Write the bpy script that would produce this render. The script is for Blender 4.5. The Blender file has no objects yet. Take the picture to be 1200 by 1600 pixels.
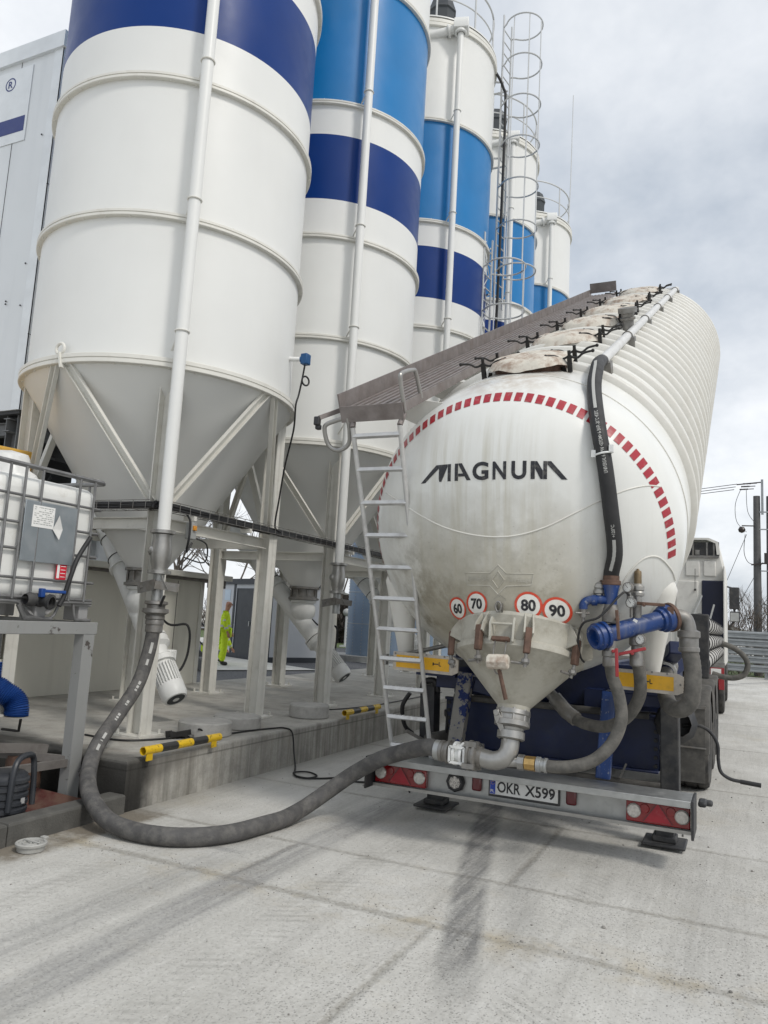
import bpy,bmesh,random
from math import sin,cos,pi,radians,degrees,sqrt,atan2,acos,hypot,exp
from mathutils import Vector as V, Matrix
from mathutils.bvhtree import BVHTree
random.seed(7)
scene=bpy.context.scene; COL=scene.collection
# ---------------------------------------------------------------- node helpers / materials
def nd(nt,t,**k):
    n=nt.nodes.new(t)
    for a,b in k.items():
        if a.startswith('i_'): n.inputs[int(a[2:])].default_value=b
        else: setattr(n,a,b)
    return n
def lk(nt,a,b): nt.links.new(a,b)
def math(nt,op,a,b=None,clamp=False):
    n=nt.nodes.new('ShaderNodeMath'); n.operation=op; n.use_clamp=clamp
    for i,x in enumerate((a,b)):
        if x is None: continue
        if isinstance(x,(int,float)): n.inputs[i].default_value=x
        else: lk(nt,x,n.inputs[i])
    return n.outputs[0]
def mixc(nt,f,a,b,mode='MIX'):
    n=nt.nodes.new('ShaderNodeMix'); n.data_type='RGBA'; n.blend_type=mode
    for s,x in ((0,f),(6,a),(7,b)):
        if isinstance(x,(int,float)): n.inputs[s].default_value=x
        elif isinstance(x,tuple): n.inputs[s].default_value=(*x,1) if len(x)==3 else x
        else: lk(nt,x,n.inputs[s])
    return n.outputs[2]
def maprange(nt,x,a,b,c=0,d=1):
    n=nt.nodes.new('ShaderNodeMapRange'); n.clamp=True; lk(nt,x,n.inputs[0])
    for i,q in enumerate((a,b,c,d)): n.inputs[i+1].default_value=q
    return n.outputs[0]
def noise(nt,co,scale,detail=3,rough=.55):
    n=nt.nodes.new('ShaderNodeTexNoise'); n.inputs['Scale'].default_value=scale; n.inputs['Detail'].default_value=detail; n.inputs['Roughness'].default_value=rough
    lk(nt,co,n.inputs['Vector']); return n.outputs['Fac']
def mapping(nt,co,scale,loc=(0,0,0),rot=(0,0,0)):
    n=nt.nodes.new('ShaderNodeMapping'); n.inputs['Scale'].default_value=scale; n.inputs['Location'].default_value=loc; n.inputs['Rotation'].default_value=rot
    lk(nt,co,n.inputs['Vector']); return n.outputs[0]
MATS={}
def mat(name,col,rough=.5,metal=0.,var=.07,vs=3.,dirt=None,streak=None,bump=0.,bs=60.,spec=.5,coat=0.):
    """painted / raw surface: colour variation, optional dirt (colour, amount, scale, lo, hi) and vertical streaks (colour, amount)"""
    m=bpy.data.materials.new(name); m.use_nodes=True; nt=m.node_tree
    b=nt.nodes['Principled BSDF']; tc=nt.nodes.new('ShaderNodeTexCoord').outputs['Object']
    n=noise(nt,tc,vs,4)
    c=mixc(nt,maprange(nt,n,.3,.7),tuple(x*(1-var) for x in col),tuple(min(1,x*(1+var)) for x in col))
    r=None
    if streak:
        sc=streak[2] if len(streak)>2 else 7
        s=noise(nt,mapping(nt,tc,(sc,sc,.35)),1.,4,.6)
        f=maprange(nt,s,.5,.78,0,streak[1]); c=mixc(nt,f,c,streak[0])
    if dirt:
        d=noise(nt,tc,dirt[2],6,.65); f=maprange(nt,d,dirt[3],dirt[4],0,dirt[1]); c=mixc(nt,f,c,dirt[0])
        r=maprange(nt,d,dirt[3],dirt[4],rough,min(1,rough+.3))
    lk(nt,c,b.inputs['Base Color']); b.inputs['Metallic'].default_value=metal
    if r is not None: lk(nt,r,b.inputs['Roughness'])
    else:
        rr=noise(nt,tc,vs*2.3,3); lk(nt,maprange(nt,rr,.3,.7,max(.03,rough-.06),min(1,rough+.08)),b.inputs['Roughness'])
    b.inputs['Specular IOR Level'].default_value=spec
    if coat: b.inputs['Coat Weight'].default_value=coat; b.inputs['Coat Roughness'].default_value=.12
    if bump:
        bn=nt.nodes.new('ShaderNodeBump'); bn.inputs['Strength'].default_value=bump; bn.inputs['Distance'].default_value=.01
        lk(nt,noise(nt,tc,bs,4),bn.inputs['Height']); lk(nt,bn.outputs[0],b.inputs['Normal'])
    MATS[name]=m; return m
# ---------------------------------------------------------------- mesh builder
def perp(d):
    d=d.normalized(); a=V((0,0,1)) if abs(d.z)<.9 else V((1,0,0))
    u=d.cross(a).normalized(); return u,u.cross(d).normalized()
class MB:
    def __init__(s): s.v=[];s.f=[];s.m=[]
    def add(s,vs,fs,mi=0):
        b=len(s.v); s.v+=[V(p) for p in vs]; s.f+=[tuple(b+i for i in f) for f in fs]; s.m+=[mi]*len(fs); return s
    def box(s,c,d,rot=None,mi=0):
        c=V(c);h=V(d)/2;P=[V((x*h.x,y*h.y,z*h.z)) for x in(-1,1) for y in(-1,1) for z in(-1,1)]
        if rot is not None: P=[rot@p for p in P]
        return s.add([c+p for p in P],[(0,1,3,2),(4,6,7,5),(0,4,5,1),(2,3,7,6),(0,2,6,4),(1,5,7,3)],mi)
    def bx(s,x0,x1,y0,y1,z0,z1,mi=0): return s.box(((x0+x1)/2,(y0+y1)/2,(z0+z1)/2),(abs(x1-x0),abs(y1-y0),abs(z1-z0)),None,mi)
    def frame(s,p0,p1,up=None):
        p0=V(p0);p1=V(p1);d=(p1-p0).normalized()
        if up is None: u,w=perp(d)
        else:
            w=V(up); w=(w-d*w.dot(d)).normalized(); u=d.cross(w)
        return p0,p1,d,u,w
    def prism(s,p0,p1,poly,up=None,mi=0):
        """extrude the 2-D outline poly (u,w) from p0 to p1"""
        p0,p1,d,u,w=s.frame(p0,p1,up);n=len(poly)
        vs=[p0+u*a+w*b for a,b in poly]+[p1+u*a+w*b for a,b in poly]
        fs=[(i,(i+1)%n,n+(i+1)%n,n+i) for i in range(n)]+[tuple(range(n-1,-1,-1)),tuple(range(n,2*n))]
        return s.add(vs,fs,mi)
    def bar(s,p0,p1,a,b,up=None,mi=0): return s.prism(p0,p1,[(-a/2,-b/2),(a/2,-b/2),(a/2,b/2),(-a/2,b/2)],up,mi)
    def ibeam(s,p0,p1,w,h,t=.012,up=None,mi=0):
        a,b=w/2,h/2;q=t/2
        return s.prism(p0,p1,[(-a,-b),(a,-b),(a,-b+t),(q,-b+t),(q,b-t),(a,b-t),(a,b),(-a,b),(-a,b-t),(-q,b-t),(-q,-b+t),(-a,-b+t)],up,mi)
    def chan(s,p0,p1,w,h,t=.01,up=None,mi=0):
        a,b=w/2,h/2
        return s.prism(p0,p1,[(-a,-b),(a,-b),(a,b),(a-t,b),(a-t,-b+t),(-a+t,-b+t),(-a+t,b),(-a,b)],up,mi)
    def tube(s,pts,r,seg=12,cap=True,closed=False,mi=0):
        P=[V(p) for p in pts];n=len(P);R=r if isinstance(r,(list,tuple)) else [r]*n
        T_=[]
        for i in range(n):
            a=P[(i-1)%n] if (closed or i>0) else P[i]; b=P[(i+1)%n] if (closed or i<n-1) else P[i]
            T_.append((b-a).normalized())
        u,w=perp(T_[0]);vs=[]
        for i in range(n):
            if i: 
                u=(u-T_[i]*u.dot(T_[i])); u=u.normalized() if u.length>1e-6 else perp(T_[i])[0]
                w=T_[i].cross(u)
            else: w=T_[0].cross(u)
            vs+=[P[i]+(u*cos(2*pi*k/seg)+w*sin(2*pi*k/seg))*R[i] for k in range(seg)]
        fs=[]
        for i in range(n if closed else n-1):
            j=(i+1)%n
            fs+=[(i*seg+k,i*seg+(k+1)%seg,j*seg+(k+1)%seg,j*seg+k) for k in range(seg)]
        if cap and not closed: fs+=[tuple(range(seg-1,-1,-1)),tuple((n-1)*seg+k for k in range(seg))]
        return s.add(vs,fs,mi)
    def cyl(s,p0,p1,r,r2=None,seg=20,mi=0): return s.tube([p0,p1],[r,r if r2 is None else r2],seg,mi=mi)
    def lathe(s,prof,o,ax,seg=32,mi=0,a0=0,a1=2*pi):
        """prof: (radius, height along ax[, material])"""
        o=V(o);ax=V(ax).normalized();u,w=perp(ax);full=abs(a1-a0-2*pi)<1e-6;n=seg if full else seg+1
        vs=[]
        for q in prof: vs+=[o+ax*q[1]+(u*cos(a0+(a1-a0)*k/seg)+w*sin(a0+(a1-a0)*k/seg))*q[0] for k in range(n)]
        for i in range(len(prof)-1):
            pm=prof[i][2] if len(prof[i])>2 else mi
            b=len(s.v) if i==0 else b
            if i==0: s.v+=vs
            for k in range(seg):
                k2=(k+1)%n if full else k+1
                s.f.append((b+i*n+k,b+i*n+k2,b+(i+1)*n+k2,b+(i+1)*n+k)); s.m.append(pm)
        return s
    def ball(s,c,r,seg=20,rings=10,sc=(1,1,1),mi=0):
        c=V(c);vs=[];
        for i in range(rings+1):
            t=pi*i/rings
            for k in range(seg): vs.append(c+V((r*sin(t)*cos(2*pi*k/seg)*sc[0],r*sin(t)*sin(2*pi*k/seg)*sc[1],r*cos(t)*sc[2])))
        fs=[(i*seg+k,i*seg+(k+1)%seg,(i+1)*seg+(k+1)%seg,(i+1)*seg+k) for i in range(rings) for k in range(seg)]
        return s.add(vs,fs,mi)
    def build(s,name,mats,parent=None,bevel=0,ang=32,smooth=True,merge=True):
        base=parent_loc(parent)
        me=bpy.data.meshes.new(name); me.from_pydata([p-base for p in s.v],[],s.f)
        for m in (mats if isinstance(mats,(list,tuple)) else [mats]): me.materials.append(MATS[m])
        for p,i in zip(me.polygons,s.m): p.material_index=i
        bm=bmesh.new(); bm.from_mesh(me)
        if merge: bmesh.ops.remove_doubles(bm,verts=bm.verts,dist=1e-5)
        bmesh.ops.recalc_face_normals(bm,faces=bm.faces); bm.to_mesh(me); bm.free()
        if smooth:
            me.polygons.foreach_set('use_smooth',[True]*len(me.polygons)); me.set_sharp_from_angle(angle=radians(ang))
        o=bpy.data.objects.new(name,me); COL.objects.link(o)
        if parent is not None: o.parent=parent
        else: o['_b']=1; del o['_b']
        if bevel:
            b=o.modifiers.new('Bevel','BEVEL'); b.width=bevel; b.segments=2; b.limit_method='ANGLE'; b.angle_limit=radians(40); b.harden_normals=False
        return o
def parent_loc(p):
    l=V((0,0,0))
    while p is not None: l=l+p.location; p=p.parent
    return l
def tag(o,label=None,cat=None,group=None,kind=None):
    for k,x in (('label',label),('category',cat),('group',group),('kind',kind)):
        if x: o[k]=x
    return o
def thing(name,label,cat,loc,group=None):
    o=bpy.data.objects.new(name,None); COL.objects.link(o); o.location=loc; o.empty_display_size=.2
    return tag(o,label,cat,group)
def kids(o): return [c for c in bpy.data.objects if c.parent==o]
def copy_tree(o,parent=None):
    c=o.copy(); COL.objects.link(c); c.parent=parent
    for ch in list(o.children): copy_tree(ch,c)
    return c
def single(mb,name,mats,label,cat,loc,group=None,kind=None,**k):
    """a thing that is one mesh: origin at loc"""
    o=mb.build(name,mats,None,**k); loc=V(loc)
    o.data.transform(Matrix.Translation(-loc)); o.location=loc
    return tag(o,label,cat,group,kind)
def smoothpath(pts,n=8):
    P=[V(p) for p in pts];out=[]
    for i in range(len(P)-1):
        p0=P[max(0,i-1)];p1=P[i];p2=P[i+1];p3=P[min(len(P)-1,i+2)]
        for k in range(n):
            t=k/n; out.append(.5*((2*p1)+(p2-p0)*t+(2*p0-5*p1+4*p2-p3)*t*t+(3*p1-p0-3*p2+p3)*t**3))
    out.append(P[-1]); return out
def arc(c,r,u,w,a0,a1,n): 
    c=V(c);u=V(u);w=V(w); return [c+(u*cos(a0+(a1-a0)*i/n)+w*sin(a0+(a1-a0)*i/n))*r for i in range(n+1)]
# ---------------------------------------------------------------- flat lettering
def text2d(txt,size=1.,bold=0.,width=None):
    cu=bpy.data.curves.new('t','FONT'); cu.body=txt; cu.size=size; cu.offset=bold; cu.resolution_u=4; cu.fill_mode='FRONT'
    o=bpy.data.objects.new('t',cu); COL.objects.link(o); dg=bpy.context.evaluated_depsgraph_get(); dg.update()
    me=bpy.data.meshes.new_from_object(o.evaluated_get(dg)); bpy.data.objects.remove(o); bpy.data.curves.remove(cu)
    vs=[(p.co.x,p.co.y) for p in me.vertices]; fs=[tuple(p.vertices) for p in me.polygons]; bpy.data.meshes.remove(me)
    x0=min(a for a,b in vs);x1=max(a for a,b in vs);y0=min(b for a,b in vs);y1=max(b for a,b in vs)
    k=width/(x1-x0) if width else 1
    return [((a-(x0+x1)/2)*k,(b-(y0+y1)/2)) for a,b in vs],fs
def grid_cut(vs,fs,step):
    bm=bmesh.new(); B=[bm.verts.new((a,b,0)) for a,b in vs]
    for f in fs:
        try: bm.faces.new([B[i] for i in f])
        except ValueError: pass
    bmesh.ops.triangulate(bm,faces=bm.faces)
    for ax in (0,1):
        lo=min(q[ax] for q in vs);hi=max(q[ax] for q in vs);t=lo+step
        while t<hi:
            co=[0,0,0];co[ax]=t;no=[0,0,0];no[ax]=1
            bmesh.ops.bisect_plane(bm,geom=bm.verts[:]+bm.edges[:]+bm.faces[:],plane_co=co,plane_no=no); t+=step
    bm.verts.index_update(); out=[(p.co.x,p.co.y) for p in bm.verts],[tuple(p.index for p in f.verts) for f in bm.faces]; bm.free(); return out
def ringpoly(r0,r1,n=40):
    vs=[(r0*cos(2*pi*k/n),r0*sin(2*pi*k/n)) for k in range(n)]+[(r1*cos(2*pi*k/n),r1*sin(2*pi*k/n)) for k in range(n)]
    return vs,[(k,(k+1)%n,n+(k+1)%n,n+k) for k in range(n)]
def strokes(polys,w):
    vs=[];fs=[]
    for (ax,ay),(bx_,by) in polys:
        L=hypot(bx_-ax,by-ay);nx,ny=-(by-ay)/L*w/2,(bx_-ax)/L*w/2;b=len(vs)
        vs+=[(ax+nx,ay+ny),(ax-nx,ay-ny),(bx_-nx,by-ny),(bx_+nx,by+ny)]; fs.append((b,b+1,b+2,b+3))
    return vs,fs
def flat_text(txt,size,o,u,w,bold=0,off=.002,width=None):
    """text in the plane (u right, w up) at o"""
    vs,fs=text2d(txt,size,bold,width); o=V(o);u=V(u).normalized();w=V(w).normalized();n=u.cross(w)
    mb=MB(); mb.add([o+u*a+w*b+n*off for a,b in vs],fs); return mb
# ---------------------------------------------------------------- tank geometry (tipped silo body)
TO=V((-1.63,5.9,2.28)); TAL=radians(27); TA=V((0,cos(TAL),sin(TAL))); TV=V((0,-sin(TAL),cos(TAL))); TX=V((1,0,0))
TR=1.255
def T(x,s,v): return TO+TX*(x-TO.x)+TA*s+TV*v
FLC=V((-1.52,5.80,1.60)); FLR=.465; FLT=radians(15)
FLN=V((0,-sin(FLT),-cos(FLT)))       # discharge cone axis, pointing down and slightly rearwards
FLU=V((0,cos(FLT),-sin(FLT)))
def FP(r,a,h): return FLC+FLN*h+TX*(r*cos(a))+FLU*(r*sin(a))
def dome_hull():
    pts=[]
    D=.80;S0=.30
    for i in range(15):
        rho=TR*sin(i/14*pi/2)
        n=1 if i==0 else 72
        for k in range(n):
            a=2*pi*k/n
            s=S0-D*max(0,1-(rho/TR)**2.3)**.5
            pts.append(T(TO.x+rho*cos(a),s,rho*sin(a)))
    for k in range(72):
        a=2*pi*k/72
        for s in (.45,.62): pts.append(T(TO.x+TR*cos(a),s,TR*sin(a)))
    for k in range(64): pts.append(FP(FLR,2*pi*k/64,0))
    bm=bmesh.new()
    for p in pts: bm.verts.new(p)
    bmesh.ops.convex_hull(bm,input=bm.verts)
    bmesh.ops.triangulate(bm,faces=bm.faces)
    bvh=BVHTree.FromBMesh(bm); bm.free()
    return bvh
def dome_grid(M=160,N=64):
    bvh=dome_hull()
    c0=T(TO.x,.40,-.15)
    pole=(FLC-c0).normalized()
    P=[]
    for j in range(N+1):
        row=[]
        for k in range(M):
            a=2*pi*k/M
            e=(T(TO.x+TR*cos(a),.60,TR*sin(a))-c0).normalized()
            w=acos(max(-1,min(1,pole.dot(e)))); t=(j/N)
            if j==0: d=pole
            else: d=(pole*sin((1-t)*w)+e*sin(t*w))/sin(w)
            h=bvh.ray_cast(c0,d)[0]
            row.append(h if h else c0+d)
            if j==0: break
        P.append(row)
    for it in range(3):
        Q=[r[:] for r in P]
        for j in range(1,N):
            for k in range(M):
                up=P[j-1][k if j>1 else 0]
                q=(up+P[j+1][k]+P[j][k-1]+P[j][(k+1)%M])/4
                Q[j][k]=P[j][k].lerp(q,.5)
        P=Q
    for k in range(M):
        a=2*pi*k/M; P[N][k]=T(TO.x+TR*cos(a),.60,TR*sin(a))
    verts=[P[0][0]]; faces=[]
    for j in range(1,N+1): verts+=P[j]
    for k in range(M): faces.append((0,1+(k+1)%M,1+k))
    for j in range(1,N):
        b=1+(j-1)*M
        for k in range(M):
            k2=(k+1)%M; faces.append((b+k,b+k2,b+M+k2,b+M+k))
    return verts,faces
DOME_V,DOME_F=dome_grid()
DOME=BVHTree.FromPolygons(DOME_V,DOME_F)
# ---------------------------------------------------------------- materials
grime=(.16,.14,.11)
mat('silo_white',(.71,.715,.695),.38,var=.025,vs=1.2,streak=((.50,.47,.40),.05,3.),spec=.45)
mat('silo_dark_blue',(.003,.033,.175),.36,var=.06,vs=1.2,spec=.22)
mat('silo_light_blue',(.006,.165,.42),.34,var=.05,vs=1.2,spec=.4)
mat('steel_cream',(.67,.66,.61),.45,var=.04,vs=4,dirt=((.33,.30,.24),.25,6,.55,.75))
mat('column_dirty',(.66,.65,.60),.5,var=.05,vs=4,streak=((.22,.20,.17),.35,14.),dirt=((.33,.30,.24),.3,6,.5,.75))
mat('black_rubber',(.018,.018,.019),.6,var=.2,vs=8)
mat('hose_rubber',(.075,.073,.072),.75,var=.25,vs=9,dirt=((.22,.21,.19),.55,14,.45,.75),bump=.35,bs=90)
mat('dusty_hose',(.085,.082,.075),.8,var=.15,vs=9,dirt=((.20,.19,.17),.7,12,.4,.7),bump=.25,bs=80)
mat('cable',(.012,.012,.013),.5)
mat('galvanised',(.40,.41,.405),.42,.75,var=.14,vs=18,dirt=((.30,.29,.27),.5,9,.5,.8))
mat('raw_aluminium',(.36,.355,.34),.38,.8,var=.10,vs=12,dirt=((.30,.28,.25),.5,7,.5,.75),bump=.1,bs=40)
mat('dull_steel',(.24,.235,.225),.5,.7,var=.2,vs=14,dirt=((.20,.17,.13),.6,9,.45,.75))
mat('walkway_steel',(.26,.235,.225),.55,.5,var=.15,vs=9,dirt=((.16,.125,.11),.6,5,.4,.75))
mat('tank_white',(.70,.69,.645),.30,var=.02,vs=2.,dirt=((.45,.42,.34),.18,2.5,.45,.8),streak=((.36,.33,.26),.26,6.),spec=.5,coat=.15)
mat('tank_dirty',(.46,.445,.385),.5,var=.10,vs=6,dirt=((.20,.18,.135),.75,6,.42,.72),bump=.1,bs=30)
mat('rib_white',(.66,.65,.605),.36,var=.04,vs=4,dirt=((.40,.37,.31),.4,4,.45,.75))
mat('lid_cream',(.62,.585,.51),.7,var=.15,vs=9,dirt=((.24,.155,.11),.8,9,.44,.64),bump=.5,bs=22)
mat('clamp_black',(.02,.019,.018),.5,.3,var=.3,vs=20)
mat('rust_and_shade_brown',(.12,.07,.05),.7,.2,var=.3,vs=20)
mat('red_reflective',(.33,.012,.025),.35,var=.15,vs=9,dirt=((.40,.30,.26),.5,24,.55,.75))
mat('lettering_black',(.012,.013,.018),.4,dirt=((.22,.21,.18),.45,28,.52,.72))
mat('sign_white',(.74,.73,.68),.4,dirt=((.45,.42,.36),.35,30,.5,.8))
mat('sign_red',(.58,.06,.025),.4,var=.15,vs=20,dirt=((.45,.36,.30),.45,26,.52,.75))
mat('board_yellow',(.78,.42,.01),.4,var=.05,vs=12,dirt=((.42,.26,.05),.5,18,.5,.8))
mat('board_edge',(.55,.50,.43),.55,dirt=((.25,.22,.18),.6,14,.45,.75))
mat('chassis_blue',(.004,.012,.055),.45,var=.2,vs=5,dirt=((.07,.07,.075),.4,6,.5,.8))
mat('pipe_blue',(.005,.036,.16),.42,var=.2,vs=9,streak=((.17,.18,.20),.5,13.),dirt=((.27,.28,.30),.7,30,.60,.66))
mat('chipped_blue',(.25,.24,.22),.55,.3,var=.1,vs=8,dirt=((.012,.03,.14),.95,9,.52,.56))
mat('chassis_black',(.022,.023,.026),.55,var=.3,vs=7,dirt=((.12,.115,.105),.6,8,.45,.75))
mat('tyre',(.028,.028,.028),.85,var=.25,vs=14,dirt=((.15,.14,.125),.6,9,.4,.75))
mat('mudguard',(.060,.058,.054),.75,var=.2,vs=8,dirt=((.20,.19,.17),.6,7,.4,.75))
mat('lamp_red',(.22,.004,.008),.12,var=.1,vs=30,coat=.6)
mat('lamp_dark_red',(.11,.008,.014),.2,coat=.5)
mat('lamp_clear',(.55,.53,.50),.12,.3,var=.25,vs=60,coat=.6)
mat('plate_blue',(.015,.06,.42),.4)
mat('bronze',(.20,.15,.09),.5,.6,var=.2,vs=20)
mat('brass',(.55,.36,.14),.35,.85,var=.15,vs=25)
mat('white_plastic',(.74,.75,.74),.45,var=.04,vs=5,dirt=((.42,.39,.33),.45,7,.52,.8))
mat('gauge_face',(.72,.72,.68),.3)
mat('red_handle',(.30,.025,.03),.45)
mat('hat_grey',(.30,.30,.30),.6)
mat('cab_white',(.68,.67,.63),.35,var=.04,vs=3,dirt=((.28,.26,.22),.35,4,.48,.8))
mat('deep_navy',(.006,.010,.035),.4)
mat('glass_dark',(.02,.025,.03),.06)
mat('hose_roll_grey',(.42,.41,.39),.75,dirt=((.12,.11,.10),.5,12,.5,.8))
mat('concrete_block',(.42,.41,.385),.9,var=.12,vs=6,dirt=((.15,.145,.13),.5,9,.5,.8),bump=.5,bs=50)
mat('yellow_paint',(.62,.40,.01),.4,var=.08,dirt=((.14,.10,.03),.8,26,.58,.64))
mat('black_paint',(.025,.024,.022),.4,dirt=((.25,.2,.05),.4,26,.62,.68))
mat('panel_grey',(.70,.725,.74),.45,.1,var=.03,vs=.7,streak=((.30,.33,.36),.15,4.))
mat('panel_trim',(.72,.75,.77),.4,.1)
mat('sign_navy',(.012,.03,.17),.4)
mat('underside_dark',(.035,.036,.038),.7)
mat('frame_grey',(.17,.175,.18),.6,.2,var=.1)
mat('loader_yellow',(.62,.36,.06),.5,var=.1,dirt=((.3,.2,.1),.4,9,.5,.75))
mat('panel_beige',(.70,.685,.61),.55,var=.03,vs=1,streak=((.33,.32,.28),.2,5.))
mat('cabin_grey',(.52,.54,.57),.5,var=.03)
mat('cabin_dark',(.030,.036,.045),.5)
mat('door_dark',(.010,.016,.024),.35)
mat('riveted_blue',(.22,.29,.38),.5,.2,var=.05)
mat('hivis',(.58,.78,.02),.75,var=.12,vs=20)
mat('reflective_tape',(.52,.53,.52),.4)
mat('skin',(.42,.22,.15),.6)
mat('hair',(.05,.035,.025),.8)
mat('boots',(.02,.019,.018),.6)
mat('ibc_plastic',(.74,.745,.72),.42,var=.03,vs=3,dirt=((.36,.30,.22),.5,5,.55,.82),spec=.4)
mat('ibc_cage',(.20,.20,.20),.5,.6,var=.2,vs=14)
mat('ibc_label_metal',(.34,.38,.41),.35,.6,var=.12,vs=4,dirt=((.5,.5,.5),.4,6,.5,.8))
mat('paper',(.76,.76,.74),.6)
mat('label_red',(.60,.02,.04),.5)
mat('stand_paint',(.26,.265,.26),.6,var=.05,dirt=((.05,.04,.035),.9,7,.62,.66),streak=((.15,.13,.11),.4,9.))
mat('stand_dark',(.15,.14,.13),.7,dirt=((.06,.05,.045),.6,7,.45,.75))
mat('tray_red',(.075,.014,.012),.6,dirt=((.12,.07,.05),.85,5,.42,.6))
mat('jerry_black',(.025,.028,.034),.45,dirt=((.10,.10,.10),.5,8,.5,.8))
mat('duct_blue',(.008,.05,.22),.5)
mat('plastic_film',(.62,.62,.60),.35,var=.1,vs=14)
mat('bark',(.10,.085,.07),.9,var=.3,vs=9)
mat('brown_twigs',(.095,.075,.058),.95,var=.35,vs=3)
mat('brown_twigs_dark',(.05,.042,.035),.95,var=.35,vs=3)
mat('pole_wood',(.10,.10,.10),.8,var=.15,streak=((.06,.06,.06),.5,9.))
mat('insulator',(.03,.022,.02),.3)
mat('guard_rail',(.30,.32,.33),.5,.5,var=.12,vs=3,dirt=((.18,.19,.19),.4,5,.5,.8))
mat('drain_cap',(.40,.40,.38),.7,.2,dirt=((.22,.2,.17),.5,14,.5,.8))
mat('pebble',(.27,.26,.24),.9,var=.4,vs=2)
mat('grass',(.07,.10,.03),.95,var=.3,vs=6)
mat('hill_far',(.11,.115,.10),1.)
mat('window_paper',(.5,.6,.7),.4)
mat('filter_dark',(.035,.042,.048),.5)
mat('rail_grey',(.52,.53,.53),.45,.3)
mat('sensor_blue',(.006,.07,.20),.35)
mat('box_grey',(.33,.34,.33),.5)
mat('switch_orange',(.6,.25,.02),.4)
mat('seam_weld',(.66,.65,.60),.45)

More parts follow.
